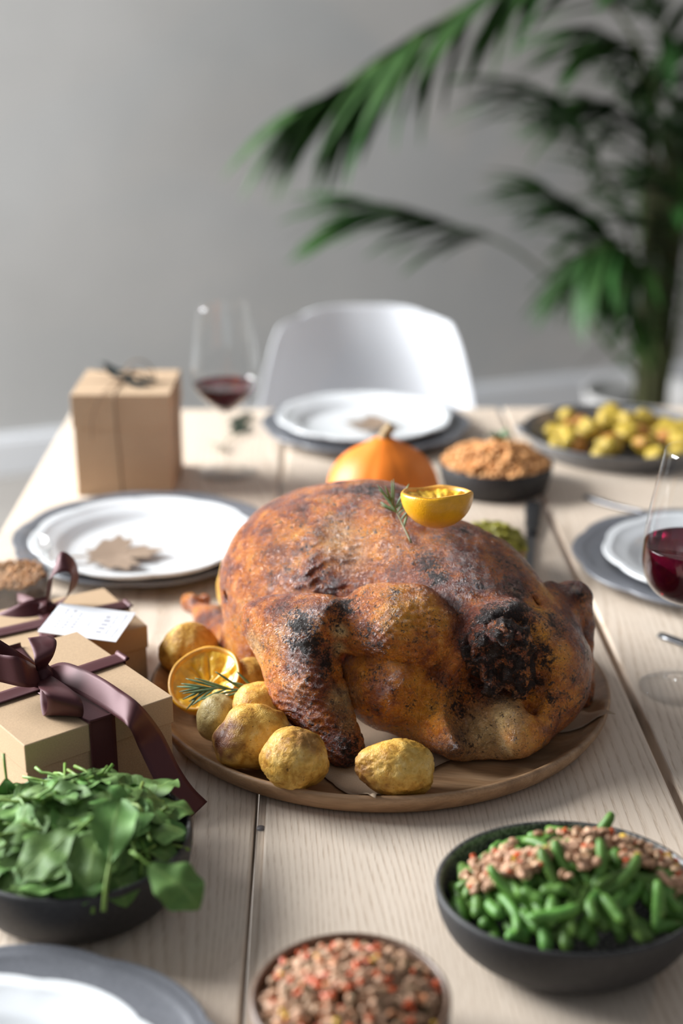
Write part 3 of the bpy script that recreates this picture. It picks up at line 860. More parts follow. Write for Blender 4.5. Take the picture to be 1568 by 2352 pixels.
for pi, (nm, V, F) in enumerate(parts):
    me = numpy_mesh(nm, V, F, M['turkey'])
    N = normals_of(me)
    disp = np.zeros(len(V)); colr = np.zeros((len(V), 4), np.float32); colr[:, 3] = 1
    wx = np.array([mnoise.noise(Vector(v) * 45) for v in V])
    w2 = np.array([mnoise.noise(Vector(v) * 110 + Vector((3, 1, 7))) for v in V])
    warp = np.stack([w2, np.roll(w2, 7), wx], 1) * 0.006
    for ch, L in ((0, SC_), (1, SG_), (2, SP_)):
        acc = np.zeros(len(V))
        for (q, r, s) in L:
            d = np.linalg.norm(V + warp * (1.0 if ch == 0 else 0.5) - q, axis=1)
            acc = np.maximum(acc, s * np.clip(1.25 - d / r * 0.9, 0, 1))
        colr[:, ch] = acc
    disp += 0.0011 * wx + 0.0007 * w2
    if nm == 'body':
        g = np.exp(-np.sum(((V - breast_c) / np.array([0.045, 0.06, 0.035])) ** 2, axis=1))
        disp += g * 0.0006 * np.sin(TAU * (V[:, 2] / 0.0072 - V[:, 0] * 18 + 1.5 * wx + 0.5 * w2)) * (0.5 + np.clip(wx * 2 + .3, 0, 1))
        colr[:, 0] *= 1.0
    if pi == 1:
        s = (V - wing_a) @ wing_d
        msk = np.clip((s - 0.03) / 0.03, 0, 1)
        sd = V @ np.array([0.25, 0, 0.97])
        disp += msk * 0.0006 * np.sin(TAU * (sd / 0.0058 + 0.9 * wx + 0.4 * w2)) + 0.0003 * np.sin(TAU * (V @ np.array([0.75, 0, -0.66]) / 0.0062 + wx)) * msk
    if pi == 2:
        disp += 0.0010 * w2; colr[:, 0] = np.maximum(colr[:, 0], 0.30 + 0.35 * w2)
    if nm == 'neck_skin':
        w3 = np.array([mnoise.noise(Vector(v) * 170 + Vector((9, 4, 2))) for v in V])
        w4 = np.array([mnoise.noise(Vector(v) * 330 + Vector((2, 4, 8))) for v in V])
        disp += 0.002 * wx + 0.0027 * w2 + 0.0026 * w3 + 0.0012 * w4 - 0.003 * (1 - np.abs(w2)) ** 6; colr[:, 0] = np.clip(0.80 + 0.6 * w2, 0.4, 1)
        colr[:, 1] = np.clip(wx * 0.7, 0, 1)
    if nm == 'drumstick':
        colr[:, 0] = np.maximum(colr[:, 0], 0.15); disp += 0.001 * w2
    V2 = V + N * disp[:, None]
    V2[:, 2] = np.maximum(V2[:, 2], BASEZ)
    V2 = V2 - np.array(turkey.location)
    me.vertices.foreach_set('co', V2.astype(np.float32).ravel())
    at_ = me.attributes.new('roast', 'FLOAT_COLOR', 'POINT'); at_.data.foreach_set('color', colr.ravel())
    me.update()
    o = link(nm, me, turkey)
    if pi == 2: o['label'] = 'dark brown far wing with its tip sticking up'
    if nm == 'neck_skin': o['label'] = 'shrivelled charred neck skin flap'

# ------------------------------------------------------------------ potatoes, lemons, rosemary
def potato(name, loc, radii, rot, seed, label, dent=(), brown=None, green=0.0, cat='potato', grp='roast potatoes on the board', lobes=0.10, wr=0.02, taper=0.0):
    vs, fs = ico(5)
    out = []; cols = []
    E = Matrix.Rotation(R(rot[2]), 3, 'Z') @ Matrix.Rotation(R(rot[1]), 3, 'Y') @ Matrix.Rotation(R(rot[0]), 3, 'X')
    for v in vs:
        p = Vector(v)
        s = 1 + lobes * mnoise.noise(p * 1.3 + Vector((seed, 0, 0))) + 0.035 * mnoise.noise(p * 3.1 + Vector((0, seed, 0)))
        w = mnoise.noise(p * 6 + Vector((seed, seed, 0)) + Vector((1, 1, 1)) * mnoise.noise(p * 2 + Vector((0, 0, seed))) * 1.5)
        s -= wr * (1 - abs(w)) ** 5
        tp = 1 + taper * p.x
        wp = E @ Vector((p.x * radii[0], p.y * radii[1] * tp, p.z * radii[2] * tp)) * s
        b = 0.0
        for (dv, dr, dd) in dent:
            d = (p - Vector(dv).normalized()).length
            wp = wp * (1 - dd * math.exp(-(d / dr) ** 2))
        if brown:
            d = ((E @ p) - Vector(brown[0]).normalized()).length
            b = max(0, min(1, 1.6 - d / brown[1] + 0.6 * mnoise.noise(p * 5))) * brown[2]
        out.append(wp); cols.append((b, green, 0, 1))
    zmin = min(q.z for q in out)
    me = me_new(name, out, fs, True, [M['potato']])
    a = me.attributes.new('roast', 'FLOAT_COLOR', 'POINT'); a.data.foreach_set('color', np.array(cols, np.float32).ravel())
    o = link(name, me, None, (loc[0], loc[1], loc[2] - zmin)); tag(o, label, cat, grp)
    return o
BZ = TOP + 0.0098
PX = lambda px, py, r: tuple(at(px, py, h=BZ + r)[:2]) + (BZ,)
potato('potato', PX(903, 1768, .0225), (0.034, 0.025, 0.0235), (0, 12, 12), 1.0, 'wrinkled pointed roast potato in front of the turkey, nearest the board middle', brown=((-1, -.2, -.6), .8, .8), wr=0.06, taper=0.24)
potato('potato', PX(675, 1748, .0255), (0.028, 0.028, 0.0265), (0, 10, 0), 2.3, 'round golden roast potato with crackled skin beside the wing tip', dent=(((.1, -.6, .7), .3, .05),), brown=((.5, -.2, .9), .55, .7), wr=0.05)
potato('potato', PX(579, 1692, .027), (0.033, 0.029, 0.026), (8, -8, 20), 3.7, 'large lumpy roast potato with a browned blistered end', dent=(((.2, -.7, .55), .35, .16),), brown=((-.8, -.55, .35), .55, 1.0), lobes=0.2)
potato('potato', PX(594, 1640, .026), (0.026, 0.026, 0.027), (0, 0, 0), 5.1, 'smooth roast potato tucked against the wing behind the lumpy one')
potato('baby_onion', PX(501, 1648, .022), (0.0185, 0.019, 0.0225), (10, 15, 0), 6.4, 'small pale green roasted onion below the rosemary', green=0.75, brown=((.2, .1, 1), .5, .5), cat='onion', grp=None, wr=0.01)
potato('potato', PX(433, 1494, .026), (0.028, 0.026, 0.026), (0, 0, 30), 7.7, 'roast potato at the back left of the board, by the drumstick bone', wr=0.03)
potato('potato', PX(578, 1568, .022), (0.022, 0.022, 0.023), (0, 0, 0), 8.9, 'half hidden roast potato between the lemon and the wing')
potato('potato', PX(550, 1345, .033), (0.024, 0.024, 0.036), (0, 0, 0), 9.3, 'roast potato standing behind the turkey breast at far left')

def lemon(loc, rot, rad, label, deep, seed):
    t = thing('lemon_half', label, 'lemon', loc); t.rotation_euler = rot
    def mod(a, r, z):
        w = 1 + 0.035 * mnoise.noise(Vector((math.cos(a) * 1.2 + seed, math.sin(a) * 1.2, z * 20)))
        up = max(0, (z + rad * 0.25) / (rad * 0.25)) if z < 0 else 1
        return r * w, z + up * rad * 0.08 * mnoise.noise(Vector((math.cos(a) * 1.6, math.sin(a) * 1.6, seed)))
    prof = [(0.0, -rad * 0.96)] + [(rad * math.sin(q), -rad * 0.96 * math.cos(q)) for q in [i * PI / 2 / 16 for i in range(1, 17)]]
    prof += [(rad * 0.985, rad * 0.05), (rad * 0.94, rad * 0.06), (rad * 0.90, rad * 0.02), (rad * 0.88, -rad * 0.06)]
    v, f = lathe(prof, 72, mod)
    obj('peel', v, f, M['peel'], t)
    prof = [(rad * 0.955, rad * 0.055), (rad * 0.92, rad * 0.062), (rad * 0.885, rad * 0.0), (rad * 0.87, -rad * 0.08)]
    v, f = lathe(prof, 72, mod); obj('pith', [(x * 1.003, y * 1.003, z + 0.0004) for x, y, z in v], f, M['pith'], t)
    vs, fs = [], []
    nr, ns = 14, 90
    for j in range(nr + 1):
        r = rad * 0.90 * (j / nr)
        for i in range(ns):
            a = TAU * i / ns; q = j / nr
            seg = abs(math.sin(a * 4.5 + seed)) ** 0.45
            z = -deep * (1 - q ** 2.2) + 0.0045 * (seg - 0.7) * min(1, q * 2) * (1 - q ** 6) + 0.0028 * mnoise.noise(Vector((math.cos(a) * r, math.sin(a) * r, 0)) * 190 + Vector((seed, 0, 0)))
            if q > 0.97: z = -0.001
            rr, zz = mod(a, r, 0.0)
            vs.append((rr * math.cos(a), rr * math.sin(a), z + zz * q))
    for j in range(nr):
        for i in range(ns):
            i2 = (i + 1) % ns; fs.append((j * ns + i, j * ns + i2, (j + 1) * ns + i2, (j + 1) * ns + i))
    obj('pulp', vs, fs, M['pulp'], t)
    return t
lp = at(1003, 1134, Y=1.185)
lemon(lp, (R(-9), R(3), 0.4), 0.0318, 'squeezed yellow roasted lemon half standing cut side up on the turkey', 0.008, 1.3)
lp2 = at(470, 1558, h=BZ + 0.0335)
lemon(lp2, (R(22), R(-22), 0.3), 0.0345, 'roasted orange yellow lemon half leaning among the potatoes, cut side to camera', 0.013, 4.4)

def sprig(path, needles, label, name='rosemary_sprig', nl=0.02, nw=0.0011, seed=1):
    rnd = random.Random(seed)
    base = Vector(path[0]); t = thing(name, label, 'rosemary', base)
    pts = [Vector(p) - base for p in catmull(path, 6)]
    obj('stem', *tube(pts, [0.0011 - 0.0005 * i / len(pts) for i in range(len(pts))], 6), M['rostem'], t)
    for (s, ang, ln) in needles:
        i = min(len(pts) - 2, int(s * (len(pts) - 1))); p = pts[i]; tan = (pts[i + 1] - pts[i]).normalized()
        view = (CAM - (base + p)).normalized(); side = tan.cross(view).normalized()
        lean = rnd.uniform(-0.15, 0.35)
        d = (tan * math.cos(R(ang)) + side * math.sin(R(ang)) + view * lean).normalized()
        q = [p, p + d * ln * 0.35 + tan * ln * 0.02, p + d * ln * 0.7 + view * 0.001, p + d * ln]
        obj('needle', *tube(catmull(q, 3), [nw * k for k in (0.6, 0.85, 1.0, 1.1, 1.1, 1.1, 1.0, 0.85, 0.6, 0.25)], 6, True, 0.7), M['rosemary'], t)
    return t
s0, s1 = skin(944, 1246) or at(944, 1246, Y=1.13), skin(920, 1195) or at(920, 1195, Y=1.15)
vdir = (CAM - s1).normalized()
sprig([s0 + vdir * 0.002, s1 + vdir * 0.006, at(905, 1165, Y=s1.y + 0.01) + vdir * 0.006, at(898, 1150, Y=s1.y + 0.012) + vdir * 0.008],
      [(0.25, 35, .013), (0.35, 62, .016), (0.45, 75, .022), (0.5, 60, .020), (0.55, -8, .028), (0.55, -28, .020), (0.62, 80, .030), (0.7, 25, .026), (0.75, -12, .024), (0.85, 20, .024), (0.95, 2, .020), (0.98, -20, .018), (0.5, -35, .016), (0.65, 55, .026)],
      'rosemary sprig lying on the turkey beside the lemon half', seed=3)
q0 = at(606, 1582, Y=1.122)
sprig([q0, at(550, 1584, Y=1.122), at(495, 1580, Y=1.122), at(462, 1580, Y=1.125)],
      [(0.15, 20, .022), (0.2, -12, .026), (0.3, 32, .030), (0.35, -16, .034), (0.45, 12, .034), (0.5, -28, .028), (0.6, 10, .034), (0.65, -12, .032), (0.7, -38, .026), (0.8, 8, .026), (0.85, -22, .024), (0.95, 3, .026), (0.9, -45, .026), (0.12, 45, .024), (0.75, -30, .024), (0.99, -8, .022)],
      'rosemary sprig lying over the potatoes left of the wing', nw=0.0013, seed=5)

# ------------------------------------------------------------------ pumpkin
def pumpkin():
    t = thing('pumpkin', 'small bright orange pumpkin with a dry stem behind the turkey', 'pumpkin', (0.080, 1.625, TOP))
    rad = 0.0685; prof = []
    for i in range(25):
        q = PI * i / 24; r = rad * math.sin(q) ** 0.85 if 0 < i < 24 else 0.0
        z = 0.061 - 0.059 * math.cos(q) + (0.012 * math.exp(-(r / 0.02) ** 2) if q > PI / 2 else 0.0)
        prof.append((r, z))
    prof = [(r, max(0, z)) for r, z in prof]
    v, f = lathe(prof, 96, lambda a, r, z: (r * (1 - 0.02 * abs(math.cos(a * 5)) ** 8), z))
    obj('rind', v, f, M['pumpkin'], t)
    obj('stem', *tube(catmull([(0, 0, 0.124), (0.002, 0, 0.132), (0.005, -0.002, 0.139), (0.009, -0.003, 0.143)], 4), [0.010, 0.009, .0085, .008, .0075, .007, .007, .0065, .006, .006, .006, .0065, .007], 10), M['pstem'], t)
pumpkin()

# ------------------------------------------------------------------ bowls and food
def bowl(name, loc, prof_out, prof_in, mout, min_, label, cat='bowl', seg=96, wob=0.0, grp=None, oval=1.0):
    t = thing(name, label, cat, loc, 0, grp)
    def mod(a, r, z): return r * (1 + wob * mnoise.noise(Vector((math.cos(a), math.sin(a), z * 12)))), z + wob * 0.02 * mnoise.noise(Vector((math.cos(a) * 1.3, math.sin(a) * 1.3, 4)))
    obj('body', *lathe(prof_out, seg, mod), mout, t)
    obj('glazed_inside', *lathe(prof_in, seg, mod), min_, t)
    for c in t.children: c.scale = (1, oval, 1)
    return t

def bowl_profiles(rad, h, foot, th=0.004, curve=0.6):
    out = [(0.0, 0.0), (foot, 0.0)]
    for i in range(1, 13):
        q = i / 12; out.append((foot + (rad - foot) * math.sin(q * PI / 2) ** curve if curve else 0, h * (1 - math.cos(q * PI / 2)) ** 0.9))
    out += [(rad - 0.001, h + 0.0014), (rad - th * 0.6, h + 0.0016)]
    inn = [(rad - th * 0.6, h + 0.0016), (rad - th, h + 0.0004)]
    for i in range(11, -1, -1):
        q = i / 12; inn.append((max(0.0, foot + (rad - foot) * math.sin(q * PI / 2) ** curve - th), h * (1 - math.cos(q * PI / 2)) ** 0.9 + th * (1 - q) + 0.001))
    inn.append((0.0, th + 0.001))
    return out, inn

# bean bowl --------------------------------------------------------
BB = Vector((0.171, 0.826, TOP)); BR = 0.092; BH = 0.0505
po, pi_ = bowl_profiles(BR, BH, 0.038, 0.0045, 0.72); OVAL = 0.86
bowl('stoneware_bowl', BB, po, pi_, M['black'], M['speck'], 'dark speckled stoneware bowl of green beans and lentils on the right', wob=0.012, oval=0.86)

def bean_mesh(i, L, r, bend, seed):
    rnd = random.Random(seed)
    n = 9; pts = []; rad = []
    for k in range(n):
        q = k / (n - 1); x = (q - 0.5) * L
        pts.append((x, bend * (x / L * 2) ** 2 * L * 0.5, 0.0006 * math.sin(q * 9 + seed)))
        rad.append(r * (0.55 if k in (0, n - 1) else (0.9 if k in (1, n - 2) else 1.0 + 0.08 * math.sin(q * 14 + seed))))
    pts = [(pts[0][0] - r * .12, *pts[0][1:])] + pts + [(pts[-1][0] + r * .12, *pts[-1][1:])]
    rad = [r * .2] + rad + [r * .2]
    return me_new('green_bean', *tube(pts, rad, 9), True, [M['bean']])
BEANS = [bean_mesh(i, L, r, b, i * 1.9) for i, (L, r, b) in enumerate([(0.030, .0041, .10), (0.025, .0043, .05), (0.036, .0040, .16), (0.017, .0043, 0), (0.042, .0040, .24), (0.027, .0040, -.12), (0.021, .0045, .04), (0.034, .0043, .10)])]
def dome(cx, cy, rx, peak, rim):
    def h(x, y):
        r2 = ((x - cx) ** 2 + (y - cy) ** 2) / rx ** 2
        return rim + (peak - rim) * max(-0.4, 1 - r2)
    return h
_bd = dome(0, 0, 0.088, TOP + 0.076, TOP + 0.040)
bh = lambda x, y: _bd(x - BB.x - 0.003, (y - BB.y + 0.004) / OVAL)
rng = random.Random(11)
def put_bean(p, d, nrm, k, label, grp):
    d = Vector(d); nrm = Vector(nrm); d = (d - nrm * d.dot(nrm) * 0.75).normalized(); s_ = nrm.cross(d).normalized(); n2 = d.cross(s_)
    L = (.030, .025, .036, .017, .042, .027, .021, .034)[k] * .5
    for e in (p + d * L, p - d * L):
        if math.hypot(e.x - BB.x, (e.y - BB.y) / OVAL) > 0.0835 and e.z < TOP + 0.056: return None
    o = link('green_bean', BEANS[k]); o.matrix_world = Matrix.Translation(p) @ Matrix((d, s_, n2)).transposed().to_4x4()
    return tag(o, label, 'green bean', grp)
def slope(hf, x, y, e=0.004): return Vector((-(hf(x + e, y) - hf(x - e, y)) / (2 * e), -(hf(x, y + e) - hf(x, y - e)) / (2 * e), 1)).normalized()
def where_in(x, y, c, r):
    dx, dy = (x - c.x) / r, (y - c.y) / r
    if math.hypot(dx, dy) < 0.42: return 'in the middle'
    return 'along the back rim' if dy > abs(dx) else 'along the front rim' if -dy > abs(dx) else 'near the left rim' if dx < 0 else 'near the right rim'
placed = []; tries = 0
while len(placed) < 185 and tries < 9000:
    tries += 1
    a = rng.uniform(0, TAU); rr = 0.080 * math.sqrt(rng.random())
    x, y = BB.x + rr * math.cos(a), BB.y + rr * math.sin(a) * OVAL
    lay = len(placed) // 72
    if any((x - q[0]) ** 2 + (y - q[1]) ** 2 < 0.0079 ** 2 for q in placed if q[2] == lay): continue
    nrm = slope(bh, x, y)
    th = rng.uniform(0, TAU) if rng.random() < 0.5 else (PI / 2 + rng.uniform(-0.6, 0.6))
    d = Vector((math.cos(th), math.sin(th), 0)) + nrm * rng.uniform(-0.5, 0.7)
    k = rng.randrange(8) if rr < 0.062 else rng.choice((3, 1, 6))
    w = where_in(x, y, BB, 0.08)
    if put_bean(Vector((x, y, bh(x, y) - 0.0105 + lay * 0.0052)), d, nrm, k, 'cut green bean %s of the dark bowl of beans and lentils' % w, 'cut green beans %s of the dark bowl' % w): placed.append((x, y, lay))
for (px, py, Y, d, k, lab) in ((1172, 2078, .800, (.75, -.35, -.45), 4, 'long pale green bean lying slanted across the left front of the heap'), (1262, 2062, .805, (.4, -.5, -.6), 2, 'green bean slanting down out of the lentils left of the heap middle'), (1290, 2045, .812, (.35, -.5, -.65), 7, 'green bean slanting beside another just left of the heap middle'),
        (1380, 1908, .878, (.55, .2, .7), 0, 'green bean standing up tallest at the back rim of the bowl'), (1375, 2035, .805, (.25, .35, .8), 4, 'curved olive green bean rising through the lentils at the heap middle'), (1425, 2050, .800, (.7, .3, .5), 4, 'curved green bean lying right of the olive one'),
        (1512, 2085, .785, (.12, .3, .9), 7, 'green bean standing upright near the right front rim'), (1020, 2060, .800, (.3, -.6, -.7), 7, 'green bean resting against the left rim of the bowl'), (1100, 2090, .785, (.3, -.6, -.7), 2, 'long green bean leaning on the left front of the heap'), (1272, 2102, .775, (1, .1, .15), 7, 'green bean lying level across the front of the heap')):
    p = at(px, py, Y=Y); put_bean(Vector((p.x, p.y, max(p.z, bh(p.x, p.y) + 0.001))), d, slope(bh, p.x, p.y) * 0.3 + Vector((0, -.5, .3)), k, lab, None)

def pebble(c, r, rnd, sub=1, flat=0.62):
    v, f = ico(sub)
    E = Matrix.Rotation(rnd.uniform(0, TAU), 3, 'Z') @ Matrix.Rotation(rnd.uniform(-.8, .8), 3, 'X') @ Matrix.Rotation(rnd.uniform(-.8, .8), 3, 'Y')
    k = rnd.uniform(0.85, 1.2)
    return [tuple(E @ Vector((p[0] * r * k, p[1] * r, p[2] * r * flat)) + Vector(c)) for p in v], f

def pile(name, n, where, r, mat, label, cat, seed, sub=2, flat=0.62):
    rnd = random.Random(seed); ms = []
    for i in range(n):
        c = where(rnd)
        if c is None: continue
        ms.append(pebble(c, r * rnd.uniform(0.8, 1.15), rnd, sub, flat))
    v, f = merge(*ms); c0 = np.mean(np.array(v), axis=0); c0[2] = np.min(np.array(v)[:, 2])
    o = obj(name, (np.array(v) - c0).tolist(), f, mat, None, loc=c0)
    return tag(o, label, cat, None, 'stuff')

def lent_where(rnd):
    # a swathe across the heap, with bare patches and a tongue to the front left
    if rnd.random() < 0.82:
        u = rnd.uniform(-0.070, 0.080); w = max(-0.02, min(0.02, rnd.gauss(0, 0.0115)))
        x = BB.x + u; y = BB.y + 0.004 + w * 1.15 - (0.005 if u < -0.03 else 0)
    else:
        x = BB.x - 0.022 + rnd.gauss(0, 0.025); y = BB.y - 0.008 + rnd.gauss(0, 0.008)
    if (x - BB.x) ** 2 + ((y - BB.y) / OVAL) ** 2 > 0.078 ** 2: return None
    if mnoise.noise(Vector((x * 55, y * 55, 1.5))) < -0.12: return None
    return (x, y, bh(x, y) + 0.0035 + rnd.uniform(-0.003, 0.0055))
pile('lentils', 720, lent_where, 0.0036, M['lentil'], 'brown lentils strewn over the green beans in the dark bowl', 'lentils', 5)

def bits(name, n, fn, mesh, label, cat, grp, seed, sc=(0.8, 1.2)):
    rnd = random.Random(seed)
    k = 0
    for i in range(n * 4):
        if k >= n: break
        c = fn(rnd)
        if c is None: continue
        o = link(name, mesh, None, c, (rnd.uniform(-.7, .7), rnd.uniform(-.7, .7), rnd.uniform(0, TAU)), (rnd.uniform(*sc),) * 3)
        tag(o, label, cat, grp); k += 1
cv, cf = boxm(-0.0036, -0.0019, -0.0017, 0.0036, 0.0019, 0.0017, 0.0008)
CARROT = me_new('carrot_piece', cv, cf, True, [M['carrot']])
kv, kf = ico(2); kv = [(x * 0.0036, y * 0.0031, z * 0.0027 * (0.7 if z < 0 else 1)) for x, y, z in kv]
CORN = me_new('corn_kernel', kv, kf, True, [M['corn']])
up = lambda fn, dz: (lambda rnd: (lambda c: None if c is None else (c[0], c[1], c[2] + dz))(fn(rnd)))
def onheap(fn, hh, dz):
    def g(rnd):
        c = fn(rnd)
        return None if c is None else (c[0], c[1], hh(c[0], c[1]) + dz)
    return g
bits('carrot_piece', 26, onheap(lent_where, bh, 0.0075), CARROT, 'orange red diced carrot piece among lentils over the green beans', 'carrot', 'diced carrot in the green bean bowl', 21, (0.6, 1.1))
bits('corn_kernel', 7, onheap(lent_where, bh, 0.0080), CORN, 'yellow corn kernel among lentils over the green beans', 'corn', 'corn kernels in the green bean bowl', 29)

# lentil bowl ------------------------------------------------------
LB = Vector((0.0185, 0.714, TOP))
po, pi_ = bowl_profiles(0.0615, 0.050, 0.035, 0.004, 0.62)
bowl('small_bowl', LB, po, pi_, M['brownware'], M['brownware'], 'small brown stoneware bowl of lentils nearest the camera', wob=0.01)
lh = dome(LB.x, LB.y, 0.058, TOP + 0.064, TOP + 0.042)
def lb_where(rnd):
    a = rnd.uniform(0, TAU); r = 0.056 * math.sqrt(rnd.random())
    x, y = LB.x + r * math.cos(a), LB.y + r * math.sin(a)
    return (x, y, lh(x, y) + rnd.uniform(-0.006, 0.003))
pile('lentils', 900, lb_where, 0.0036, M['lentil_b'], 'brown lentils heaped in the small brown bowl nearest the camera', 'lentils', 6)
bits('carrot_piece', 70, onheap(lb_where, lh, 0.0035), CARROT, 'orange red diced carrot piece in the small brown lentil bowl', 'carrot', 'diced carrot in the lentil bowl', 22, (0.5, 1.0))
bits('corn_kernel', 8, onheap(lb_where, lh, 0.0045), CORN, 'yellow corn kernel in the small brown lentil bowl', 'corn', 'corn kernels in the lentil bowl', 23, (0.45, 0.75))

# spinach bowl -----------------------------------------------------
SB = Vector((-0.177, 0.897, TOP)); SR = 0.0855
po, pi_ = bowl_profiles(SR, 0.050, 0.052, 0.0045, 0.7)
bowl('stoneware_bowl', SB, po, pi_, M['black'], M['speck'], 'dark speckled stoneware bowl heaped with spinach on the left', wob=0.012)

def spinach_meshes(L, W, curl, cup, stem, seed):
    nu, nv = 10, 16; vs, fs, uv = [], [], []
    for j in range(nv + 1):
        q = j / nv
        w = W * 0.5 * (math.sin(PI * min(1, q ** 1.2)) ** 0.72) * (1.0 + 0.06 * math.sin(q * 17 + seed)) + 0.0009 * (1 - q)
        for i in range(nu + 1):
            u = -1 + 2 * i / nu
            x = q * L; y = u * w
            z = curl * L * (q - 0.5) ** 2 * 2 + cup * w * (u * u) + 0.0028 * mnoise.noise(Vector((x * 90, y * 90, seed))) + 0.0016 * math.sin(x * 330 + seed) * abs(u)
            vs.append((x, y, z)); uv.append((0.5 + u / 2, q))
    w_ = nu + 1
    for j in range(nv):
        for i in range(nu): fs.append((j * w_ + i, j * w_ + i + 1, (j + 1) * w_ + i + 1, (j + 1) * w_ + i))
    me = me_new('blade', vs, fs, True, [M['spinach']])
    ul = me.uv_layers.new(name='UVMap')
    for lp_ in me.loops: ul.data[lp_.index].uv = uv[lp_.vertex_index]
    z0 = vs[nu // 2][2]
    st = [(-stem, 0, z0 + 0.002 + curl * stem), (-stem * 0.5, 0, z0), (0, 0, z0), (L * 0.3, 0, vs[w_ * 5 + nu // 2][2] - 0.0005), (L * 0.6, 0, vs[w_ * 10 + nu // 2][2] - 0.0006)]
    ms = me_new('stem', *tube(st, [0.0012, 0.0011, 0.0010, 0.0006, 0.0003], 6), True, [M['spstem']])
    return me, ms
SPV = [spinach_meshes(L, W, c, k, s, i * 2.7) for i, (L, W, c, k, s) in enumerate([(0.044, .030, -.22, .12, .018), (0.036, .026, -.3, -.2, .014), (0.050, .027, -.12, .3, .02), (0.040, .024, -.35, .25, .024), (0.032, .024, .1, -.25, .012), (0.046, .034, -.3, -.1, .016)])]
def spin_leaf(k, p, d, nrm, label, grp='spinach leaves in the bowl', s=1.0):
    d = Vector(d); nrm = Vector(nrm); d = (d - nrm * d.dot(nrm)).normalized() if abs(d.normalized().dot(nrm.normalized())) < 0.99 else d.normalized()
    nrm = (nrm - d * nrm.dot(d)).normalized(); y = nrm.cross(d)
    o = thing('spinach_leaf', label, 'spinach leaf', (0, 0, 0), 0, grp)
    o.matrix_world = Matrix.Translation(p) @ Matrix((d, y, nrm)).transposed().to_4x4() @ Matrix.Scale(s, 4)
    link('blade', SPV[k][0], o); link('stem', SPV[k][1], o)
    return o
sh = dome(SB.x, SB.y, 0.083, TOP + 0.079, TOP + 0.046)
rng = random.Random(4)
cnt = 0; pl = []
for lay, num in ((0, 40), (1, 46), (2, 30)):
    k = 0; tr = 0
    while k < num and tr < 1500:
        tr += 1
        a = rng.uniform(0, TAU); r = (0.080, 0.072, 0.052)[lay] * math.sqrt(rng.random())
        x, y = SB.x + r * math.cos(a), SB.y + r * math.sin(a)
        if any((x - q[0]) ** 2 + (y - q[1]) ** 2 < 0.0112 ** 2 and q[2] == lay for q in pl): continue
        nrm = slope(sh, x, y) + Vector((rng.uniform(-.3, .3), rng.uniform(-.3, .3), 0.1))
        nrm.normalize()
        th = rng.uniform(0, TAU); d = Vector((math.cos(th), math.sin(th), 0)); d = (d - nrm * d.dot(nrm)).normalized()
        sc_ = rng.uniform(0.95, 1.2); kk = rng.randrange(6)
        p = Vector((x, y, max(sh(x, y), TOP + 0.050) - 0.010 + lay * 0.0055)) - d * 0.02 * sc_
        sd = nrm.cross(d)
        if any(math.hypot((p + d * q + sd * w).x - SB.x, (p + d * q + sd * w).y - SB.y) > 0.0835 and (p + d * q + sd * w).z < TOP + 0.052 for q in (-.022, 0, .025, .05) for w in (-.014, .014)): continue
        pl.append((x, y, lay)); k += 1
        w = where_in(x, y, SB, 0.074)
        spin_leaf(kk, p, d, nrm, 'loose spinach leaf %s of the heap in the dark left bowl' % w, 'spinach leaves %s of the left bowl' % w, s=sc_)
for k in range(26):
    a = TAU * (k + rng.uniform(-.3, .3)) / 26; rad_ = Vector((math.cos(a), math.sin(a), 0))
    sc_ = rng.uniform(.85, 1.1); r0 = rng.uniform(.042, .053)
    d = rad_ + Vector((-rad_.y, rad_.x, 0)) * rng.uniform(-.6, .6) + Vector((0, 0, rng.uniform(.06, .2)))
    p = SB + rad_ * r0 + Vector((0, 0, 0.0555 + rng.uniform(0, .006)))
    w = where_in(p.x + rad_.x * .03, p.y + rad_.y * .03, SB, 0.074)
    spin_leaf(rng.choice((0, 1, 3, 5)), p, d, rad_ * rng.uniform(.05, .3) + Vector((rng.uniform(-.2, .2), rng.uniform(-.2, .2), 1)), 'loose spinach leaf %s of the heap in the dark left bowl' % w, 'spinach leaves %s of the left bowl' % w, s=sc_)
# the few leaves that stand out
p = at(14, 1792, Y=0.945); spin_leaf(0, p, (0.02, 0.05, -1), (0.2, -1, 0.2), 'spinach leaf standing upright with its stalk up at the left edge', None, 1.05)
p = at(245, 2030, Y=0.80); spin_leaf(3, p + Vector((0, 0.012, 0.012)), (0.06, 0.85, 0.45), (0.0, -0.5, 1), 'spinach leaf hanging stalk first over the front rim of the bowl', None, 1.25)
p = at(345, 1975, Y=0.815); spin_leaf(5, p, (0.75, -0.5, -0.28), (0.25, -0.45, 1), 'broad spinach leaf lapping over the right front rim of the bowl', None, 1.0)
p = at(235, 1880, Y=0.85); spin_leaf(5, p, (-0.1, -0.8, -0.35), (0.0, -0.45, 1), 'wide spinach leaf spread at the front of the heap, facing the camera', None, 1.1)
p = at(170, 1900, Y=0.84); spin_leaf(0, p, (-0.65, -0.55, -0.25), (-0.2, -0.45, 1), 'cupped spinach leaf lying front left on the heap beside the wide one', None, 1.1)

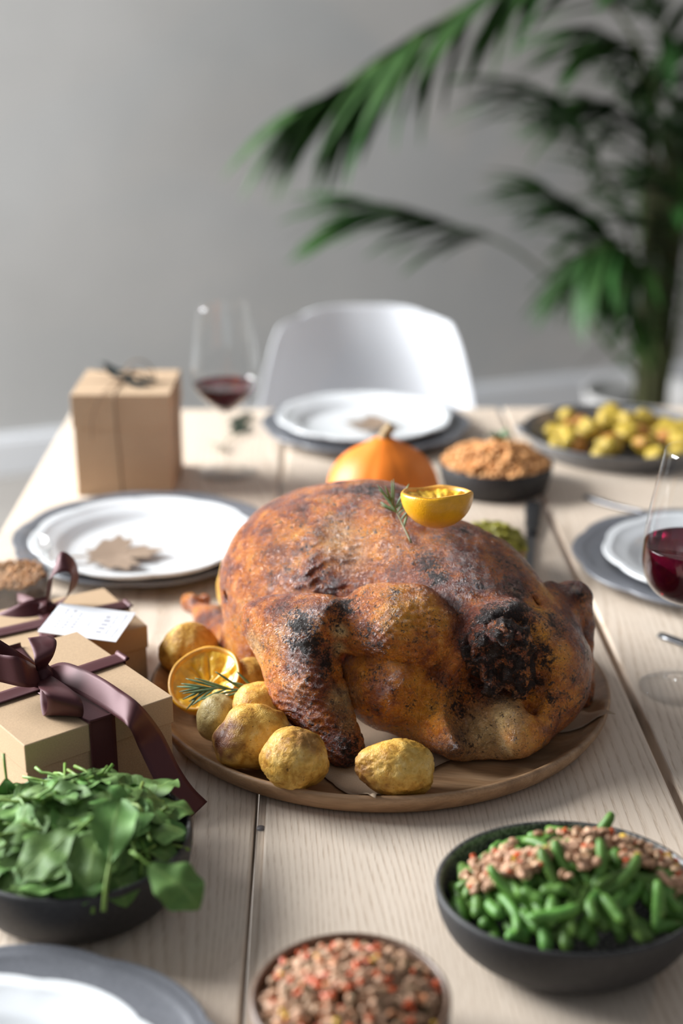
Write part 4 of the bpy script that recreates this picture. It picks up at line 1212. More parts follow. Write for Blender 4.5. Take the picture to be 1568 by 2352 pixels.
# far dishes -------------------------------------------------------
DB = Vector((0.240, 1.816, TOP))
dprof_o = [(0.0, 0.0), (0.064, 0.0), (0.070, 0.003), (0.0745, 0.02), (0.0765, 0.037), (0.0755, 0.0385), (0.074, 0.038)]
dprof_i = [(0.074, 0.038), (0.0715, 0.030), (0.067, 0.008), (0.0, 0.006)]
bowl('black_dish', DB, dprof_o, dprof_i, M['black'], M['black'], 'round black dish of orange grain salad behind the turkey', 'dish')
dh = dome(DB.x, DB.y, 0.074, TOP + 0.060, TOP + 0.034)
def d_where(rnd):
    a = rnd.uniform(0, TAU); r = 0.071 * math.sqrt(rnd.random()); x, y = DB.x + r * math.cos(a), DB.y + r * math.sin(a)
    return (x, y, dh(x, y) + 0.006 * mnoise.noise(Vector((x * 45, y * 45, 0))) + rnd.uniform(-0.006, 0.002))
pile('grain_salad', 900, d_where, 0.0048, M['grainfood'], 'heap of orange grain salad in the round black dish', 'salad', 9, 1, 0.7)
def herb(loc, n, seed, mat, label, size=0.018, name='herb_garnish', cat='herb'):
    rnd = random.Random(seed); t = thing(name, label, cat, loc)
    for i in range(n):
        a = TAU * i / n + rnd.uniform(-.3, .3); l = size * rnd.uniform(.8, 1.2); up_ = rnd.uniform(.4, 1.1)
        d = Vector((math.cos(a), math.sin(a), up_)).normalized(); s_ = d.cross(Vector((0, 0, 1))).normalized() * l * 0.28
        vs = [(0, 0, 0), d * l * .4 + s_, d * l, d * l * .4 - s_, d * l * .5 + Vector((0, 0, .002))]
        obj('leaf', vs, [(0, 1, 4), (1, 2, 4), (2, 3, 4), (3, 0, 4)], mat, t)
    return t
herb((DB.x + 0.006, DB.y + 0.03, dh(DB.x + .006, DB.y + .03) + .002), 7, 2, M['rosemary'], 'little green herb garnish on the orange grain salad', 0.02)

PB = Vector((0.442, 1.99, TOP))
pprof_o = [(0.0, 0.0), (0.118, 0.0), (0.124, 0.003), (0.131, 0.016), (0.140, 0.0275), (0.1405, 0.029), (0.139, 0.0295)]
pprof_i = [(0.139, 0.0295), (0.132, 0.0245), (0.126, 0.014), (0.118, 0.006), (0.0, 0.005)]
pan = bowl('baking_dish', PB, pprof_o, pprof_i, M['pan'], M['pan'], 'grey round baking dish of golden potatoes near the far right corner', 'dish')
obj('handle', *tube(catmull([(-0.124, -0.016, 0.026), (-0.142, -0.018, 0.031), (-0.148, 0.0, 0.032), (-0.142, 0.018, 0.031), (-0.124, 0.016, 0.026)], 5), 0.004, 8), M['pan'], pan)
rng = random.Random(15); pts_ = []
n_ = 0
def chunk_mesh(seed, mats):
    v, f = ico(3); out = []
    for p in v:
        q = Vector(p); s = 1 + 0.25 * mnoise.noise(q * 1.2 + Vector((seed, 0, 0))) + 0.06 * mnoise.noise(q * 4 + Vector((0, seed, 0)))
        # flatten two cut sides
        out.append((max(-0.75, q.x) * s, q.y * s, min(0.7, q.z) * s * 0.85))
    return me_new('potato_piece', out, f, True, [mats])
CHY = [chunk_mesh(i * 3.3, M['goldpot']) for i in range(3)]; CHB = [chunk_mesh(i * 5.1 + 1, M['goldpot_b']) for i in range(2)]
while n_ < 46:
    a = rng.uniform(0, TAU); r = 0.108 * math.sqrt(rng.random()); x, y = PB.x + r * math.cos(a), PB.y + r * math.sin(a)
    if n_ < 30 and any((x - q[0]) ** 2 + (y - q[1]) ** 2 < 0.0225 ** 2 for q in pts_): continue
    pts_.append((x, y)); br = rng.random() < 0.45
    z = TOP + 0.019 + (0.005 * (1 - (r / 0.11) ** 2)) + (0.006 if n_ >= 30 else 0)
    o = link('potato_piece', (CHB if br else CHY)[n_ % 2], None, (x, y, z), (rng.uniform(-.6, .6), rng.uniform(-.6, .6), rng.uniform(0, TAU)), (rng.uniform(.0135, .0195) * (0.75 if br else 1),) * 3)
    tag(o, ('browned' if br else 'yellow') + ' roast potato piece in the grey baking dish', 'potato', ('browned' if br else 'yellow') + ' potato pieces in the baking dish')
    n_ += 1
    if n_ > 44 and len(pts_) > 400: break

GB = Vector((0.198, 1.512, TOP))
po, pi_ = bowl_profiles(0.041, 0.034, 0.022, 0.004, 0.65)
bowl('wooden_bowl', GB, po, pi_, M['bowlwood'], M['bowlwood'], 'small turned wooden bowl of green mash behind the turkey')
def g_where(rnd):
    a = rnd.uniform(0, TAU); r = 0.037 * math.sqrt(rnd.random()); x, y = GB.x + r * math.cos(a), GB.y + r * math.sin(a)
    return (x, y, TOP + 0.032 + 0.022 * (1 - (r / 0.038) ** 2) + rnd.uniform(-.009, .004))
pile('green_mash', 260, g_where, 0.0064, M['guac'], 'lumpy yellow green mash in the small wooden bowl', 'mash', 12, 2, 0.8)

# ------------------------------------------------------------------ cutlery
def knife(a, b, label):
    a, b = Vector(a), Vector(b); L = (b - a).length; d = (b - a).normalized()
    t = thing('table_knife', label, 'knife', a); t.rotation_euler = (0, 0, math.atan2(d.y, d.x))
    pts = [(0, 0, .006), (0.004, 0, .006), (0.03, 0, .0062), (0.07, 0, .006), (L * 0.42, 0, .0055)]
    obj('handle', *tube(catmull(pts, 4), [0.005] + [0.0100] * 5 + [0.0108] * 4 + [0.0095] * 4 + [0.0075] * 3, 12, True, 0.5), M['blackh'], t)
    out = [(L * 0.42, -.0045), (L * 0.5, -.0085), (L * 0.8, -.0095), (L * 0.95, -.007), (L, 0.002), (L * 0.95, .004), (L * 0.7, .0045), (L * 0.42, .0045)]
    n = len(out); vs = [(x, y, .0062) for x, y in out] + [(x, y, .0045) for x, y in out]
    fs = [tuple(range(n)), tuple(range(2 * n - 1, n - 1, -1))] + [(i, (i + 1) % n, n + (i + 1) % n, n + i) for i in range(n)]
    obj('blade', vs, [f_[::-1] for f_ in fs], M['steel'], t, smooth=False)
def fork(a, b, label):
    a, b = Vector(a), Vector(b); L = (b - a).length; d = (b - a).normalized()
    t = thing('table_fork', label, 'fork', a); t.rotation_euler = (0, 0, math.atan2(d.y, d.x))
    obj('handle', *tube(catmull([(0, 0, .003), (L * .3, 0, .004), (L * .62, 0, .009), (L * .7, 0, .006)], 4), [.0055, .006, .006, .0058, .0052, .0045, .004, .0035, .003, .003, .003, .004, .006], 10, True, 0.45), M['steel'], t)
    obj('neck', *boxm(L * .69, -.011, .003, L * .78, .011, .0055, .001), M['steel'], t, smooth=False)
    for k in range(4):
        y = -.009 + k * .006
        obj('tine', *tube(catmull([(L * .77, y, .0042), (L * .88, y, .003), (L, y, .007)], 4), [.0017, .0017, .0016, .0016, .0015, .0014, .0013, .0011, .0008], 6), M['steel'], t)
knife(at(1225, 1168, h=TOP), at(1212, 1350, h=TOP), 'knife with black handle lying behind the turkey by the wooden bowl')
fork(at(1345, 1145, h=TOP), at(1480, 1190, h=TOP) + Vector((0.045, -0.055, 0)), 'steel fork lying behind the grey charger at the right edge')
fork(at(1514, 1464, h=TOP), Vector((0.475, 1.20, TOP)), 'steel fork with only its handle end showing at the right edge, above the glass foot')

# ------------------------------------------------------------------ wine glasses and tumbler
def wine_glass(loc, prof, wine_top, label, foot=0.037, stem_h=0.085, wlabel=None, wname='red wine'):
    """prof: bowl wall (r, z) from the stem joint upward."""
    t = thing('wine_glass', label, 'wine glass', loc)
    fp = [(0.0, 0.0), (foot - .001, 0.0), (foot, 0.0012), (foot - .001, 0.0024), (foot * .6, 0.004), (0.009, 0.0075), (0.005, 0.014), (0.0042, 0.03), (0.0042, stem_h - 0.02), (0.0055, stem_h - 0.008), (0.009, stem_h), (0.0, stem_h + .001)]
    obj('stem', *lathe(fp, 48), M['stemglass'], t)
    dense = [tuple(p) for p in catmull(prof, 8)]
    wall = [(r, z) for r, z in dense] + [(dense[-1][0] - 0.0007, dense[-1][1] + 0.0006)]
    obj('bowl', *lathe(wall, 96), M['glass'], t)
    w = [(max(0, r - 0.0009), z + 0.0004) for r, z in dense if z <= wine_top]
    rt = np.interp(wine_top, [z for r, z in dense], [r for r, z in dense]) - 0.0009
    w = [(0.0, w[0][1])] + w + [(rt, wine_top), (rt - 0.001, wine_top - 0.0004), (0.0, wine_top - 0.0005)]
    wn = obj('red_wine', *lathe(w, 96), M['wine'], None, loc=loc)
    tag(wn, wlabel, 'wine', 'red wine in glasses')
    return t
far_prof = [(0.0035, 0.088), (0.012, 0.092), (0.026, 0.103), (0.039, 0.118), (0.0455, 0.132), (0.0460, 0.150), (0.043, 0.180), (0.0385, 0.212), (0.0350, 0.236)]
wine_glass((-0.124, 1.885, TOP), far_prof, 0.1275, 'wine glass with red wine standing beside the tall kraft box', 0.040, 0.088, 'red wine in the far glass beside the tall kraft box')
near_prof = [(0.0035, 0.090), (0.018, 0.0925), (0.032, 0.100), (0.042, 0.113), (0.0462, 0.130), (0.0455, 0.152), (0.0415, 0.185), (0.0365, 0.215), (0.0325, 0.238)]
wine_glass((0.347, 1.219, TOP), near_prof, 0.1475, 'wine glass with dark red wine cut off by the right edge', 0.040, 0.090, 'dark red wine in the glass at the right edge')

def tumbler():
    loc = Vector((-0.333, 1.425, TOP)); t = thing('glass_tumbler', 'low clear glass tumbler at the left edge holding a dark crumbly dessert', 'glass', loc)
    obj('wall', *lathe([(0.0, 0.001), (0.038, 0.001), (0.042, 0.004), (0.0445, 0.02), (0.047, 0.045), (0.0485, 0.069), (0.0480, 0.0705), (0.0472, 0.070), (0.0455, 0.045), (0.043, 0.02), (0.040, 0.006), (0.0, 0.005)], 80), M['glass'], t)
    b = obj('dessert_layer', *lathe([(0.0, 0.0), (0.039, 0.0), (0.0405, 0.010), (0.0428, 0.028), (0.0, 0.029)], 64), M['darksoup'], None, loc=loc + Vector((0, 0, 0.0065)))
    tag(b, 'dark dessert layer inside the glass tumbler at the left edge', 'dessert')
    def w(rnd):
        a = rnd.uniform(0, TAU); r = 0.0385 * math.sqrt(rnd.random()); return (loc.x + r * math.cos(a), loc.y + r * math.sin(a), TOP + 0.037 + rnd.uniform(-.002, .003))
    pile('crumble_topping', 420, w, 0.0028, M['crumb'], 'orange brown crumb topping on the dark dessert in the glass tumbler', 'crumbs', 31, 1, 0.8)
tumbler()

# ------------------------------------------------------------------ gift boxes
def strip(path, wdirs, width, n=8, thick=0.0005, crown=0.0):
    """Ribbon strip following path; wdirs give the width direction at each point. UVs in metres."""
    P = catmull(path, n); Wd = catmull(wdirs, n); nu = 6
    vs, fs, uv = [], [], []; s = 0.0
    for i, (p, w) in enumerate(zip(P, Wd)):
        if i: s += float(np.linalg.norm(P[i] - P[i - 1]))
        t_ = P[min(i + 1, len(P) - 1)] - P[max(i - 1, 0)]; t_ = t_ / (np.linalg.norm(t_) + 1e-9)
        wl = np.linalg.norm(w); wn = w / (wl + 1e-9)
        nn = np.cross(t_, wn)
        for k in range(nu + 1):
            u = -0.5 + k / nu
            vs.append(p + w * width * u + nn * crown * width * (0.25 - u * u) * 4)
            uv.append((u * width, s))
    w_ = nu + 1
    for i in range(len(P) - 1):
        for k in range(nu): fs.append((i * w_ + k, i * w_ + k + 1, (i + 1) * w_ + k + 1, (i + 1) * w_ + k))
    return vs, fs, uv

def ribbon(name, parent, path, wdirs, width, label=None, n=8, crown=0.0):
    vs, fs, uv = strip(path, wdirs, width, n, crown=crown)
    me = me_new(name, vs, fs, True, [M['ribbon']]); ul = me.uv_layers.new(name='UVMap')
    for lp_ in me.loops: ul.data[lp_.index].uv = uv[lp_.vertex_index]
    o = link(name, me, parent)
    md = o.modifiers.new('thickness', 'SOLIDIFY'); md.thickness = 0.0003; md.offset = 0
    return o

def gift_box(origin, ex, lx, ly, h, lid_h, label, mat):
    """origin: corner on the table; ex: unit vector along lx; ly runs 90 degrees to its left."""
    ang = math.atan2(ex[1], ex[0])
    t = thing('gift_box', label, 'gift box', (origin[0], origin[1], TOP), ang)
    obj('box_base', *boxm(0.0014, 0.0014, 0.0, lx - 0.0014, ly - 0.0014, h - 0.004, 0.0008), mat, t, smooth=False)
    obj('lid', *merge(boxm(0, 0, h - lid_h, lx, ly, h, 0.0009)), mat, t, smooth=False)
    return t

# front box: local x along its near-left edge -> toward right corner, local y toward the back
Fp = Vector((-0.2285, 0.982, 0)); Rp = Vector((-0.121, 1.064, 0)); e1 = (Rp - Fp).normalized(); L1 = (Rp - Fp).length
H1 = 0.075; D1 = 0.165
b1 = gift_box((Fp.x, Fp.y), (e1.x, e1.y), L1, D1, H1, 0.0245, 'kraft gift box with brown satin bow in front, behind the spinach bowl', M['kraft'])
inv1 = (Matrix.Translation((Fp.x, Fp.y, TOP)) @ Matrix.Rotation(math.atan2(e1.y, e1.x), 4, 'Z')).inverted()
loc1 = lambda px, py, z: tuple(inv1 @ at(px, py, h=TOP + z))
RW = 0.0235; zt = H1 + 0.0007
kx, ky, _ = loc1(98, 1550, H1 + 0.01)
cx1 = 0.068
ar = np.array
X_, Y_, Z_ = (1., 0, 0), (0, 1., 0), (0, 0, 1.)
# bands around the box through the knot
wrap = ribbon('ribbon', b1, [(cx1, -0.0008, 0.001), (cx1, -0.0008, H1 - 0.002), (cx1, 0.0006, zt), (kx * 0.5 + cx1 * 0.5, ky * 0.5, zt), (kx, ky, zt + 0.0004), (kx * .6 + cx1 * .4, D1 * 0.8, zt), (cx1, D1 - 0.0006, zt), (cx1, D1 + 0.0008, H1 - 0.002), (cx1, D1 + 0.0008, 0.001)], [X_] * 9, RW, n=6)
ribbon('cross_band', wrap, [(-0.0008, ky - 0.002, 0.001), (-0.0008, ky - 0.002, H1 - 0.002), (0.0006, ky - 0.002, zt + 0.0008), (kx, ky, zt + 0.0012), (L1 - 0.0006, ky + 0.004, zt + 0.0008), (L1 + 0.0008, ky + 0.004, H1 - 0.002), (L1 + 0.0008, ky + 0.004, 0.001)], [Y_] * 7, RW * 0.8, n=6)
kn = Vector((kx, ky, H1 + 0.008))
v, f = ico(3)
kv_ = [tuple(kn + Vector((p[0] * .0095, p[1] * .0100, p[2] * .0115)) * (1 + 0.12 * math.sin(p[1] * 9 + p[0] * 4))) for p in v]
me = me_new('knot', kv_, f, True, [M['ribbon']]); ul = me.uv_layers.new(name='UVMap')
for lp_ in me.loops: ul.data[lp_.index].uv = (kv_[lp_.vertex_index][0], kv_[lp_.vertex_index][2])
link('knot', me, wrap)
W1 = lambda px, py, Y: ar(inv1 @ at(px, py, Y=Y))
K = ar(kn)
# round loop lying toward the camera, its open end to the left
T1 = lambda px, py, z: ar(inv1 @ at(px, py, h=TOP + H1 + z))
WL = lambda v: tuple(inv1.to_3x3() @ Vector(v))
ribbon('bow_loop', wrap, [K, T1(122, 1578, .021), T1(142, 1596, .023), T1(150, 1618, .017), T1(148, 1640, .006), T1(138, 1640, .0012), T1(118, 1606, .0016), K + ar((0, -.002, -.003))],
       [WL((.25, .2, .15)), WL((.75, .25, -.1)), WL((.95, .1, -.22)), WL((.98, 0, -.25)), WL((.98, .0, -.2)), WL((.95, .1, 0)), WL((.6, .2, 0)), WL((.2, .2, .1))], 0.029, n=9)
# loop toward the left edge
ribbon('bow_loop', wrap, [K, W1(55, 1545, 1.05), W1(0, 1535, 1.055), W1(-50, 1520, 1.06), W1(-20, 1490, 1.075), W1(35, 1515, 1.075), K + ar((0, .003, .002))],
       [(0, .3, .5), (0, .3, 1), (0, .2, 1), (0, .3, 1), (0, .3, .9), (0, .3, .8), (0, .3, .5)], 0.024, n=8)
# long tail draping over the edge down to the table
eA = W1(262, 1600, 1.04)
ribbon('ribbon_tail', wrap, [K + ar((0.002, -.001, .002)), T1(150, 1550, .011), T1(215, 1580, .012), T1(270, 1614, .012), T1(310, 1646, .009), W1(345, 1700, 1.022), W1(385, 1780, 1.006), W1(420, 1828, 0.998), W1(455, 1862, 0.9935)],
       [(.1, .3, .3), (.35, .62, .5), (.42, .62, .58), (.5, .62, .5), (.7, .55, .3), (.95, .3, .1), (.95, .3, .1), (.92, .35, .06), (.9, .4, .06)], 0.0275, n=10)
# short tail going up and back
ribbon('ribbon_tail', wrap, [K + ar((0, .002, .004)), W1(102, 1515, 1.075), W1(103, 1485, 1.085), W1(88, 1462, 1.10)], [(.3, .05, .1), (.8, .1, .1), (1, .1, .1), (.9, .15, -.2)], 0.023, n=8)

# rear box
R2 = Vector((-0.162, 1.240, 0)); e2 = Vector((0.865, 0.502, 0)); H2 = 0.060; L2 = 0.175; D2 = 0.108
O2 = R2 - e2 * L2
b2 = gift_box((O2.x, O2.y), (e2.x, e2.y), L2, D2, H2, 0.023, 'kraft gift box with brown bow and white tag, behind the front box', M['kraft'])
inv2 = (Matrix.Translation((O2.x, O2.y, TOP)) @ Matrix.Rotation(math.atan2(e2.y, e2.x), 4, 'Z')).inverted()
W2 = lambda px, py, Y: ar(inv2 @ at(px, py, Y=Y))
k2 = inv2 @ at(108, 1402, Y=1.275); z2 = H2 + 0.0007
wrap2 = ribbon('ribbon', b2, [(k2.x, -0.0008, 0.001), (k2.x, -0.0008, H2 - .002), (k2.x, .0006, z2), (k2.x, k2.y, z2), (k2.x, D2 - .0006, z2), (k2.x, D2 + .0008, H2 - .002), (k2.x, D2 + .0008, .001)], [X_] * 7, RW, n=6)
ribbon('cross_band', wrap2, [(-0.0008, D2 * .5, 0.001), (-.0008, D2 * .5, H2 - .002), (.0006, D2 * .5, z2 + .0008), (k2.x, D2 * .5, z2 + .001), (L2 - .0006, D2 * .5, z2 + .0008), (L2 + .0008, D2 * .5, H2 - .002), (L2 + .0008, D2 * .5, .001)], [Y_] * 7, RW * .8, n=6)
K2 = ar(k2)
kv_ = [tuple(k2 + Vector((p[0] * .010, p[1] * .008, p[2] * .008)) * (1 + 0.12 * math.sin(p[1] * 9 + p[0] * 4))) for p in v]
me = me_new('knot', kv_, f, True, [M['ribbon']]); ul = me.uv_layers.new(name='UVMap')
for lp_ in me.loops: ul.data[lp_.index].uv = (kv_[lp_.vertex_index][0], kv_[lp_.vertex_index][2])
link('knot', me, wrap2)
ribbon('bow_loop', wrap2, [K2, W2(112, 1370, 1.275), W2(118, 1320, 1.275), W2(142, 1290, 1.28), W2(168, 1305, 1.285), W2(165, 1355, 1.285), W2(138, 1385, 1.285), K2 + ar((.002, .002, 0))],
       [(.2, .6, .1), (.5, .8, .1), (.5, .8, .1), (.3, .8, .5), (.5, .8, .2), (.75, .6, .3), (.7, .5, .2), (.3, .4, .2)], 0.025, n=9)
ribbon('bow_loop', wrap2, [K2, W2(70, 1405, 1.265), W2(25, 1425, 1.26), W2(-20, 1445, 1.262), W2(0, 1470, 1.262), W2(45, 1455, 1.262), K2 + ar((0, -.002, -.003))],
       [(0, .5, .4), (0, .6, .7), (0, .7, .7), (0, .8, .6), (0, .8, .5), (0, .7, .5), (0, .5, .3)], 0.024, n=8)
ribbon('ribbon_tail', wrap2, [K2, W2(105, 1425, 1.25), W2(112, 1455, 1.215), W2(100, 1490, 1.19)], [(.4, .2, .1), (.8, .2, .1), (.9, .1, .1), (.9, .1, .1)], 0.022, n=7)
ribbon('ribbon_tail', wrap2, [K2, W2(80, 1385, 1.30), W2(55, 1375, 1.32), W2(40, 1372, 1.335)], [(.2, .5, .1), (.3, .8, .1), (.3, .9, .1), (.3, .9, .1)], 0.02, n=6)

def gift_tag():
    c = [at(150, 1388, h=TOP + 0.074), at(318, 1398, h=TOP + 0.070), at(266, 1476, h=TOP + 0.066), at(86, 1452, h=TOP + 0.070)]
    o = c[3]; ex = (c[2] - c[3]); ey = (c[0] - c[3]); Lx, Ly = ex.length, ey.length
    ex.normalize(); n = ex.cross(ey).normalized(); ey2 = n.cross(ex)
    t = thing('gift_tag', 'white printed gift tag lying on the rear kraft box', 'tag', (0, 0, 0))
    t.matrix_world = Matrix.Translation(o) @ Matrix((ex, ey2, n)).transposed().to_4x4()
    obj('card', *boxm(0, 0, 0, Lx, Ly, 0.0007, 0.0001), M['paper'], t, smooth=False)
    ms = []
    rnd = random.Random(3)
    # faint columns of print, too soft in the photograph to read
    for (x, y0, y1, w, k) in ((.14, .2, .85, .05, 7), (.24, .2, .85, .05, 7), (.34, .25, .8, .05, 6), (.52, .38, .62, .04, 3), (.68, .2, .82, .085, 5), (.80, .2, .82, .03, 9), (.90, .12, .9, .035, 13)):
        for i in range(k):
            ya = y0 + (y1 - y0) * i / k; yb = ya + (y1 - y0) / k * rnd.uniform(.45, .72)
            ms.append(boxm(x * Lx, ya * Ly, .0007, (x + w * rnd.uniform(.6, 1)) * Lx, yb * Ly, .00078))
    obj('print', *merge(*ms), M['ink'], t, smooth=False)
gift_tag()

# tall box ---------------------------------------------------------
def tall_box():
    a = at(176, 1140, h=TOP); b = at(399, 1140, h=TOP); ex = (b - a).normalized(); L = (b - a).length; D = 0.135; H = 0.139
    t = thing('gift_box', 'tall kraft gift box tied with twine at the far left', 'gift box', a, math.atan2(ex.y, ex.x))
    m = M['kraft_tall']
    obj('box_base', *boxm(.0015, .0015, 0, L - .0015, D - .0015, H - .005, .0008), m, t, smooth=False)
    obj('lid', *boxm(0, 0, H - 0.044, L, D, H, .0009), m, t, smooth=False)
    z = H + .001
    tw = obj('twine', *tube([(L * .48, -.001, .001), (L * .455, -.001, H * .6), (L * .44, -.001, H), (L * .46, D * .5, z), (L * .5, D + .001, z), (L * .5, D + .001, .002)], .0012, 8), M['twine'], t)
    obj('cross_twine', *tube([(-.001, D * .5, .002), (-.001, D * .5, H), (L * .46, D * .5, z), (L + .001, D * .5, H), (L + .001, D * .5, .002)], .0012, 8), M['twine'], tw)
    for (cx, cy, r, tl) in ((.60, .5, .017, .6), (.70, .55, .019, 1.2)):
        pts = [(L * .46 + (math.cos(q) * -1 + 1) * r * 1.1, D * .5 + (cy - .5) * .02 * q, z + .002 + math.sin(q) * r * tl + .004) for q in [i * TAU / 14 for i in range(15)]]
        obj('bow_loop', *tube(pts, .0009, 6), M['twine'], tw)
    obj('loose_end', *tube(catmull([(L * .46, D * .5, z), (L * .38, D * .2, z + .003), (L * .30, -.002, H - .004), (L * .22, -.006, H - .03), (L * .2, -.004, H - .06)], 5), .0009, 6), M['twine'], tw)
    for (px, py, zz, rz, s) in ((.38, .66, .005, .3, 1.5), (.33, .78, .009, -.4, 1.3), (.62, .34, .005, -.3, 1.5), (.70, .42, .008, .2, 1.2)):
        ob = thing('dried_leaf', 'dark dried leaf on the tall kraft box, %s' % ('behind the twine' if py > .5 else 'in front of the twine bow'), 'leaf', t.matrix_world @ Vector((0, 0, 0)), 0, 'dark dried leaves on the tall box')
        M4 = Matrix.Translation(a) @ Matrix.Rotation(math.atan2(ex.y, ex.x), 4, 'Z')
        ob.matrix_world = M4 @ Matrix.Translation((L * px, D * py, H + zz)) @ Matrix.Rotation(rz, 4, 'Z') @ Matrix.Rotation(.25, 4, 'Y')
        vs = []; n = 12
        for q in range(n): vs.append((.013 * s * math.cos(TAU * q / n), .008 * s * math.sin(TAU * q / n) * (1 if q not in (0,) else .2), .003 * math.cos(2 * TAU * q / n)))
        vs.append((0, 0, .0015))
        obj('blade', vs, [(n, q, (q + 1) % n) for q in range(n)], M['darkleaf'], ob)
        obj('stalk', *tube([(-.012 * s, 0, 0), (-.02 * s, .002, .001)], .0008, 6), M['darkleaf'], ob)
tall_box()

# eucalyptus twig by the far glass ---------------------------------
def twig():
    base = at(560, 1012, h=TOP + 0.004); t = thing('eucalyptus_twig', 'small green eucalyptus twig lying behind the far wine glass', 'twig', base)
    pts = [Vector(at(x, y, h=TOP + .005)) - base for x, y in ((505, 1035), (530, 1005), (560, 985), (570, 950))]
    obj('stem', *tube(catmull(pts, 5), .0011, 6), M['rostem'], t)
    for (x, y, ang, s) in ((500, 1022, 2.4, 1.0), (552, 985, .9, 1.0), (545, 968, 1.2, 1.0), (565, 958, 1.0, .8)):
        p = at(x, y, h=TOP + .008) - base
        vs = []; n = 12
        for q in range(n):
            l = Vector((.022 * s * math.cos(TAU * q / n), .010 * s * math.sin(TAU * q / n), .004 * math.sin(TAU * q / n)))
            l.rotate(Matrix.Rotation(ang, 3, 'Z')); vs.append(p + l)
        vs.append(p + Vector((0, 0, .002)))
        obj('leaf', vs, [(n, q, (q + 1) % n) for q in range(n)], M['euca'], t)
twig()

# ------------------------------------------------------------------ palm
def leaflet_mesh():
    n = 8; vs, fs = [], []
    for i in range(n + 1):
        q = i / n; w = 0.5 * math.sin(PI * min(1, (q * 0.93 + 0.07)) ** 0.75) ** 0.8 if i < n else 0.02
        z = -0.22 * q * q
        vs += [(q, -w * 0.085, z + 0.010 * w), (q, 0, z - 0.008 * w), (q, w * 0.085, z + 0.010 * w)]
    for i in range(n):
        a = i * 3; fs += [(a, a + 1, a + 4, a + 3), (a + 1, a + 2, a + 5, a + 4)]
    return me_new('leaflet', vs, fs, True, [M['palm']])
LEAF = leaflet_mesh()
PALM = Vector((0.94, 3.86, 0.0)); POTH = 0.335
palm = thing('potted_palm', 'tall potted areca palm with arching fronds by the right wall', 'palm', PALM)
obj('pot', *lathe([(0.0, 0.0), (0.15, 0.0), (0.155, 0.01), (0.185, POTH - 0.012), (0.188, POTH), (0.176, POTH), (0.166, POTH - 0.09), (0.0, POTH - 0.09)], 64), M['pot'], palm)
obj('soil', *lathe([(0.166, POTH - 0.088), (0.12, POTH - 0.082), (0.0, POTH - 0.078)], 40), M['soil'], palm)
rngp = random.Random(17)
def frond(pix, s0, n, L, spread, droop, seed, rad=0.008):
    """pix: (px, py, world Y) along the rachis; leaflets from fraction s0 to the tip."""
    rnd = random.Random(seed)
    base = PALM
    P = [Vector(p) for p in catmull([tuple(at(x, y, Y=Y)) for x, y, Y in pix], 10)]
    pts = [p - base for p in P]
    fr = obj('frond', *tube(pts, [rad * (1 - 0.75 * i / len(pts)) for i in range(len(pts))], 7), M['rachis'], palm)
    m = len(pts) - 1
    for k in range(n):
        q = s0 + (1 - s0) * (k // 2 + 0.5 * (k % 2)) / (n / 2)
        i = min(m - 1, int(q * m)); p = pts[i].lerp(pts[i + 1], q * m - i); tan = (pts[i + 1] - pts[i]).normalized()
        side = tan.cross(Vector((0, 0, 1)))
        side = side.normalized() if side.length > 0.1 else Vector((1, 0, 0))
        sg = 1 if k % 2 else -1
        g = (q - s0) / (1 - s0)
        d = (tan * (0.75 + 0.5 * g) + side * sg * spread * (1.05 - 0.5 * g) + Vector((0, 0, rnd.uniform(-.35, .25) - droop * 0.6))).normalized()
        ln = L * (0.62 + 0.6 * math.sin(PI * min(1, 0.18 + 0.72 * g))) * rnd.uniform(.85, 1.12)
        up_ = Vector((0, 0, 1)) - d * d.z
        up_ = (up_.normalized() if up_.length > 0.1 else side) + side * rnd.uniform(-.5, .5)
        y = up_.cross(d).normalized(); z = d.cross(y)
        o = link('leaflet', LEAF, fr)
        o.matrix_basis = Matrix.Translation(p) @ Matrix((d, y, z)).transposed().to_4x4() @ Matrix.Diagonal((ln, ln * rnd.uniform(.9, 1.3) * 1.5, ln * (1 + droop), 1))
B0 = (1500, 885, 3.86)
# large frond arching across the top to the left
frond([(1512, 885, 3.86), (1530, 600, 3.84), (1520, 300, 3.8), (1440, 60, 3.74), (1280, -60, 3.66), (1090, 5, 3.58), (930, 100, 3.52), (800, 190, 3.48), (690, 250, 3.45)], 0.50, 60, 0.28, 0.42, 0.28, 1)
# lower frond with its stalk leaning left
frond([(1490, 890, 3.86), (1400, 800, 3.82), (1300, 680, 3.77), (1190, 580, 3.72), (1080, 530, 3.68), (950, 490, 3.64), (820, 462, 3.6)], 0.56, 34, 0.26, 0.5, 0.2, 2, 0.007)
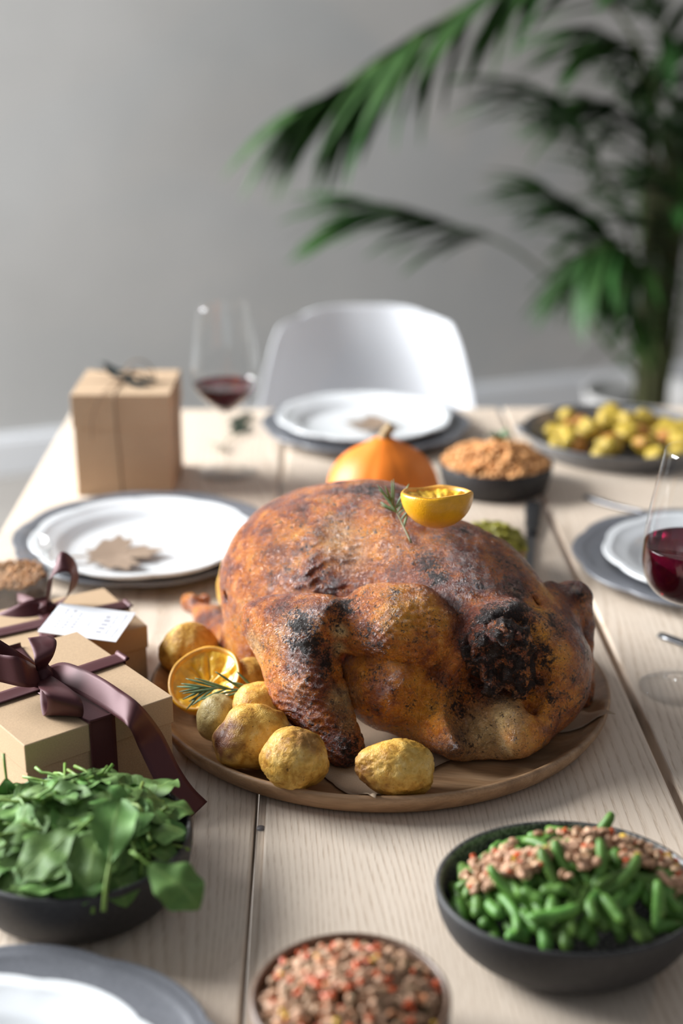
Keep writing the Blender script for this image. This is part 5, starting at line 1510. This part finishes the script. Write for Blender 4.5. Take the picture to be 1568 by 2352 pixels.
# middle fronds
frond([(1505, 885, 3.86), (1480, 700, 3.84), (1430, 500, 3.8), (1350, 340, 3.76), (1270, 240, 3.72), (1185, 185, 3.7)], 0.50, 34, 0.22, 0.5, 0.45, 3)
frond([(1508, 885, 3.86), (1470, 740, 3.82), (1410, 600, 3.78), (1340, 500, 3.74), (1250, 425, 3.7)], 0.42, 30, 0.22, 0.5, 0.4, 4)
frond([(1520, 885, 3.9), (1535, 600, 3.9), (1545, 300, 3.9), (1520, 80, 3.86), (1440, -80, 3.8), (1330, -150, 3.75)], 0.45, 44, 0.30, 0.6, 0.7, 5)
frond([(1525, 885, 3.88), (1560, 600, 3.86), (1600, 350, 3.8), (1650, 200, 3.76), (1740, 120, 3.7)], 0.4, 34, 0.28, 0.6, 0.5, 6)
frond([(1515, 885, 3.84), (1500, 720, 3.78), (1460, 600, 3.70), (1400, 560, 3.62), (1340, 590, 3.56)], 0.4, 26, 0.22, 0.6, 0.8, 7)
frond([(1518, 885, 3.92), (1530, 700, 3.96), (1560, 480, 4.0), (1600, 330, 4.05)], 0.3, 34, 0.28, 0.6, 0.6, 8)
frond([(1500, 885, 3.84), (1470, 780, 3.80), (1440, 680, 3.76), (1400, 620, 3.72)], 0.35, 18, 0.20, 0.5, 0.9, 9)
frond([(1510, 885, 3.88), (1500, 560, 3.9), (1490, 300, 3.92), (1440, 120, 3.9), (1360, 60, 3.86)], 0.5, 36, 0.24, 0.6, 0.8, 10)
frond([(1520, 885, 3.90), (1500, 760, 3.94), (1480, 600, 3.98), (1470, 430, 4.0), (1490, 250, 4.0), (1540, 120, 4.0)], 0.25, 40, 0.24, 0.55, 0.7, 11)
frond([(1530, 885, 3.86), (1560, 740, 3.82), (1580, 600, 3.78), (1570, 480, 3.74), (1520, 400, 3.70)], 0.2, 34, 0.24, 0.55, 0.7, 12)
frond([(1500, 885, 3.88), (1450, 800, 3.86), (1405, 690, 3.84), (1380, 560, 3.82), (1330, 470, 3.80)], 0.4, 26, 0.19, 0.5, 0.6, 13)
frond([(1530, 885, 3.92), (1540, 640, 3.94), (1500, 380, 3.92), (1430, 260, 3.88), (1330, 220, 3.84)], 0.4, 36, 0.24, 0.5, 0.6, 14)
for k in range(7):
    a = TAU * k / 7; b = Vector((0.035 * math.cos(a), 0.035 * math.sin(a), POTH - 0.09))
    obj('cane', *tube(catmull([b, b * 1.15 + Vector((0, 0, .25)), b * 1.5 + Vector((0, 0, .5 + .05 * k))], 5), [0.015, .014, .013, .012, .011, .010, .009, .009, .008, .008, .007], 10), M['trunk'], palm)
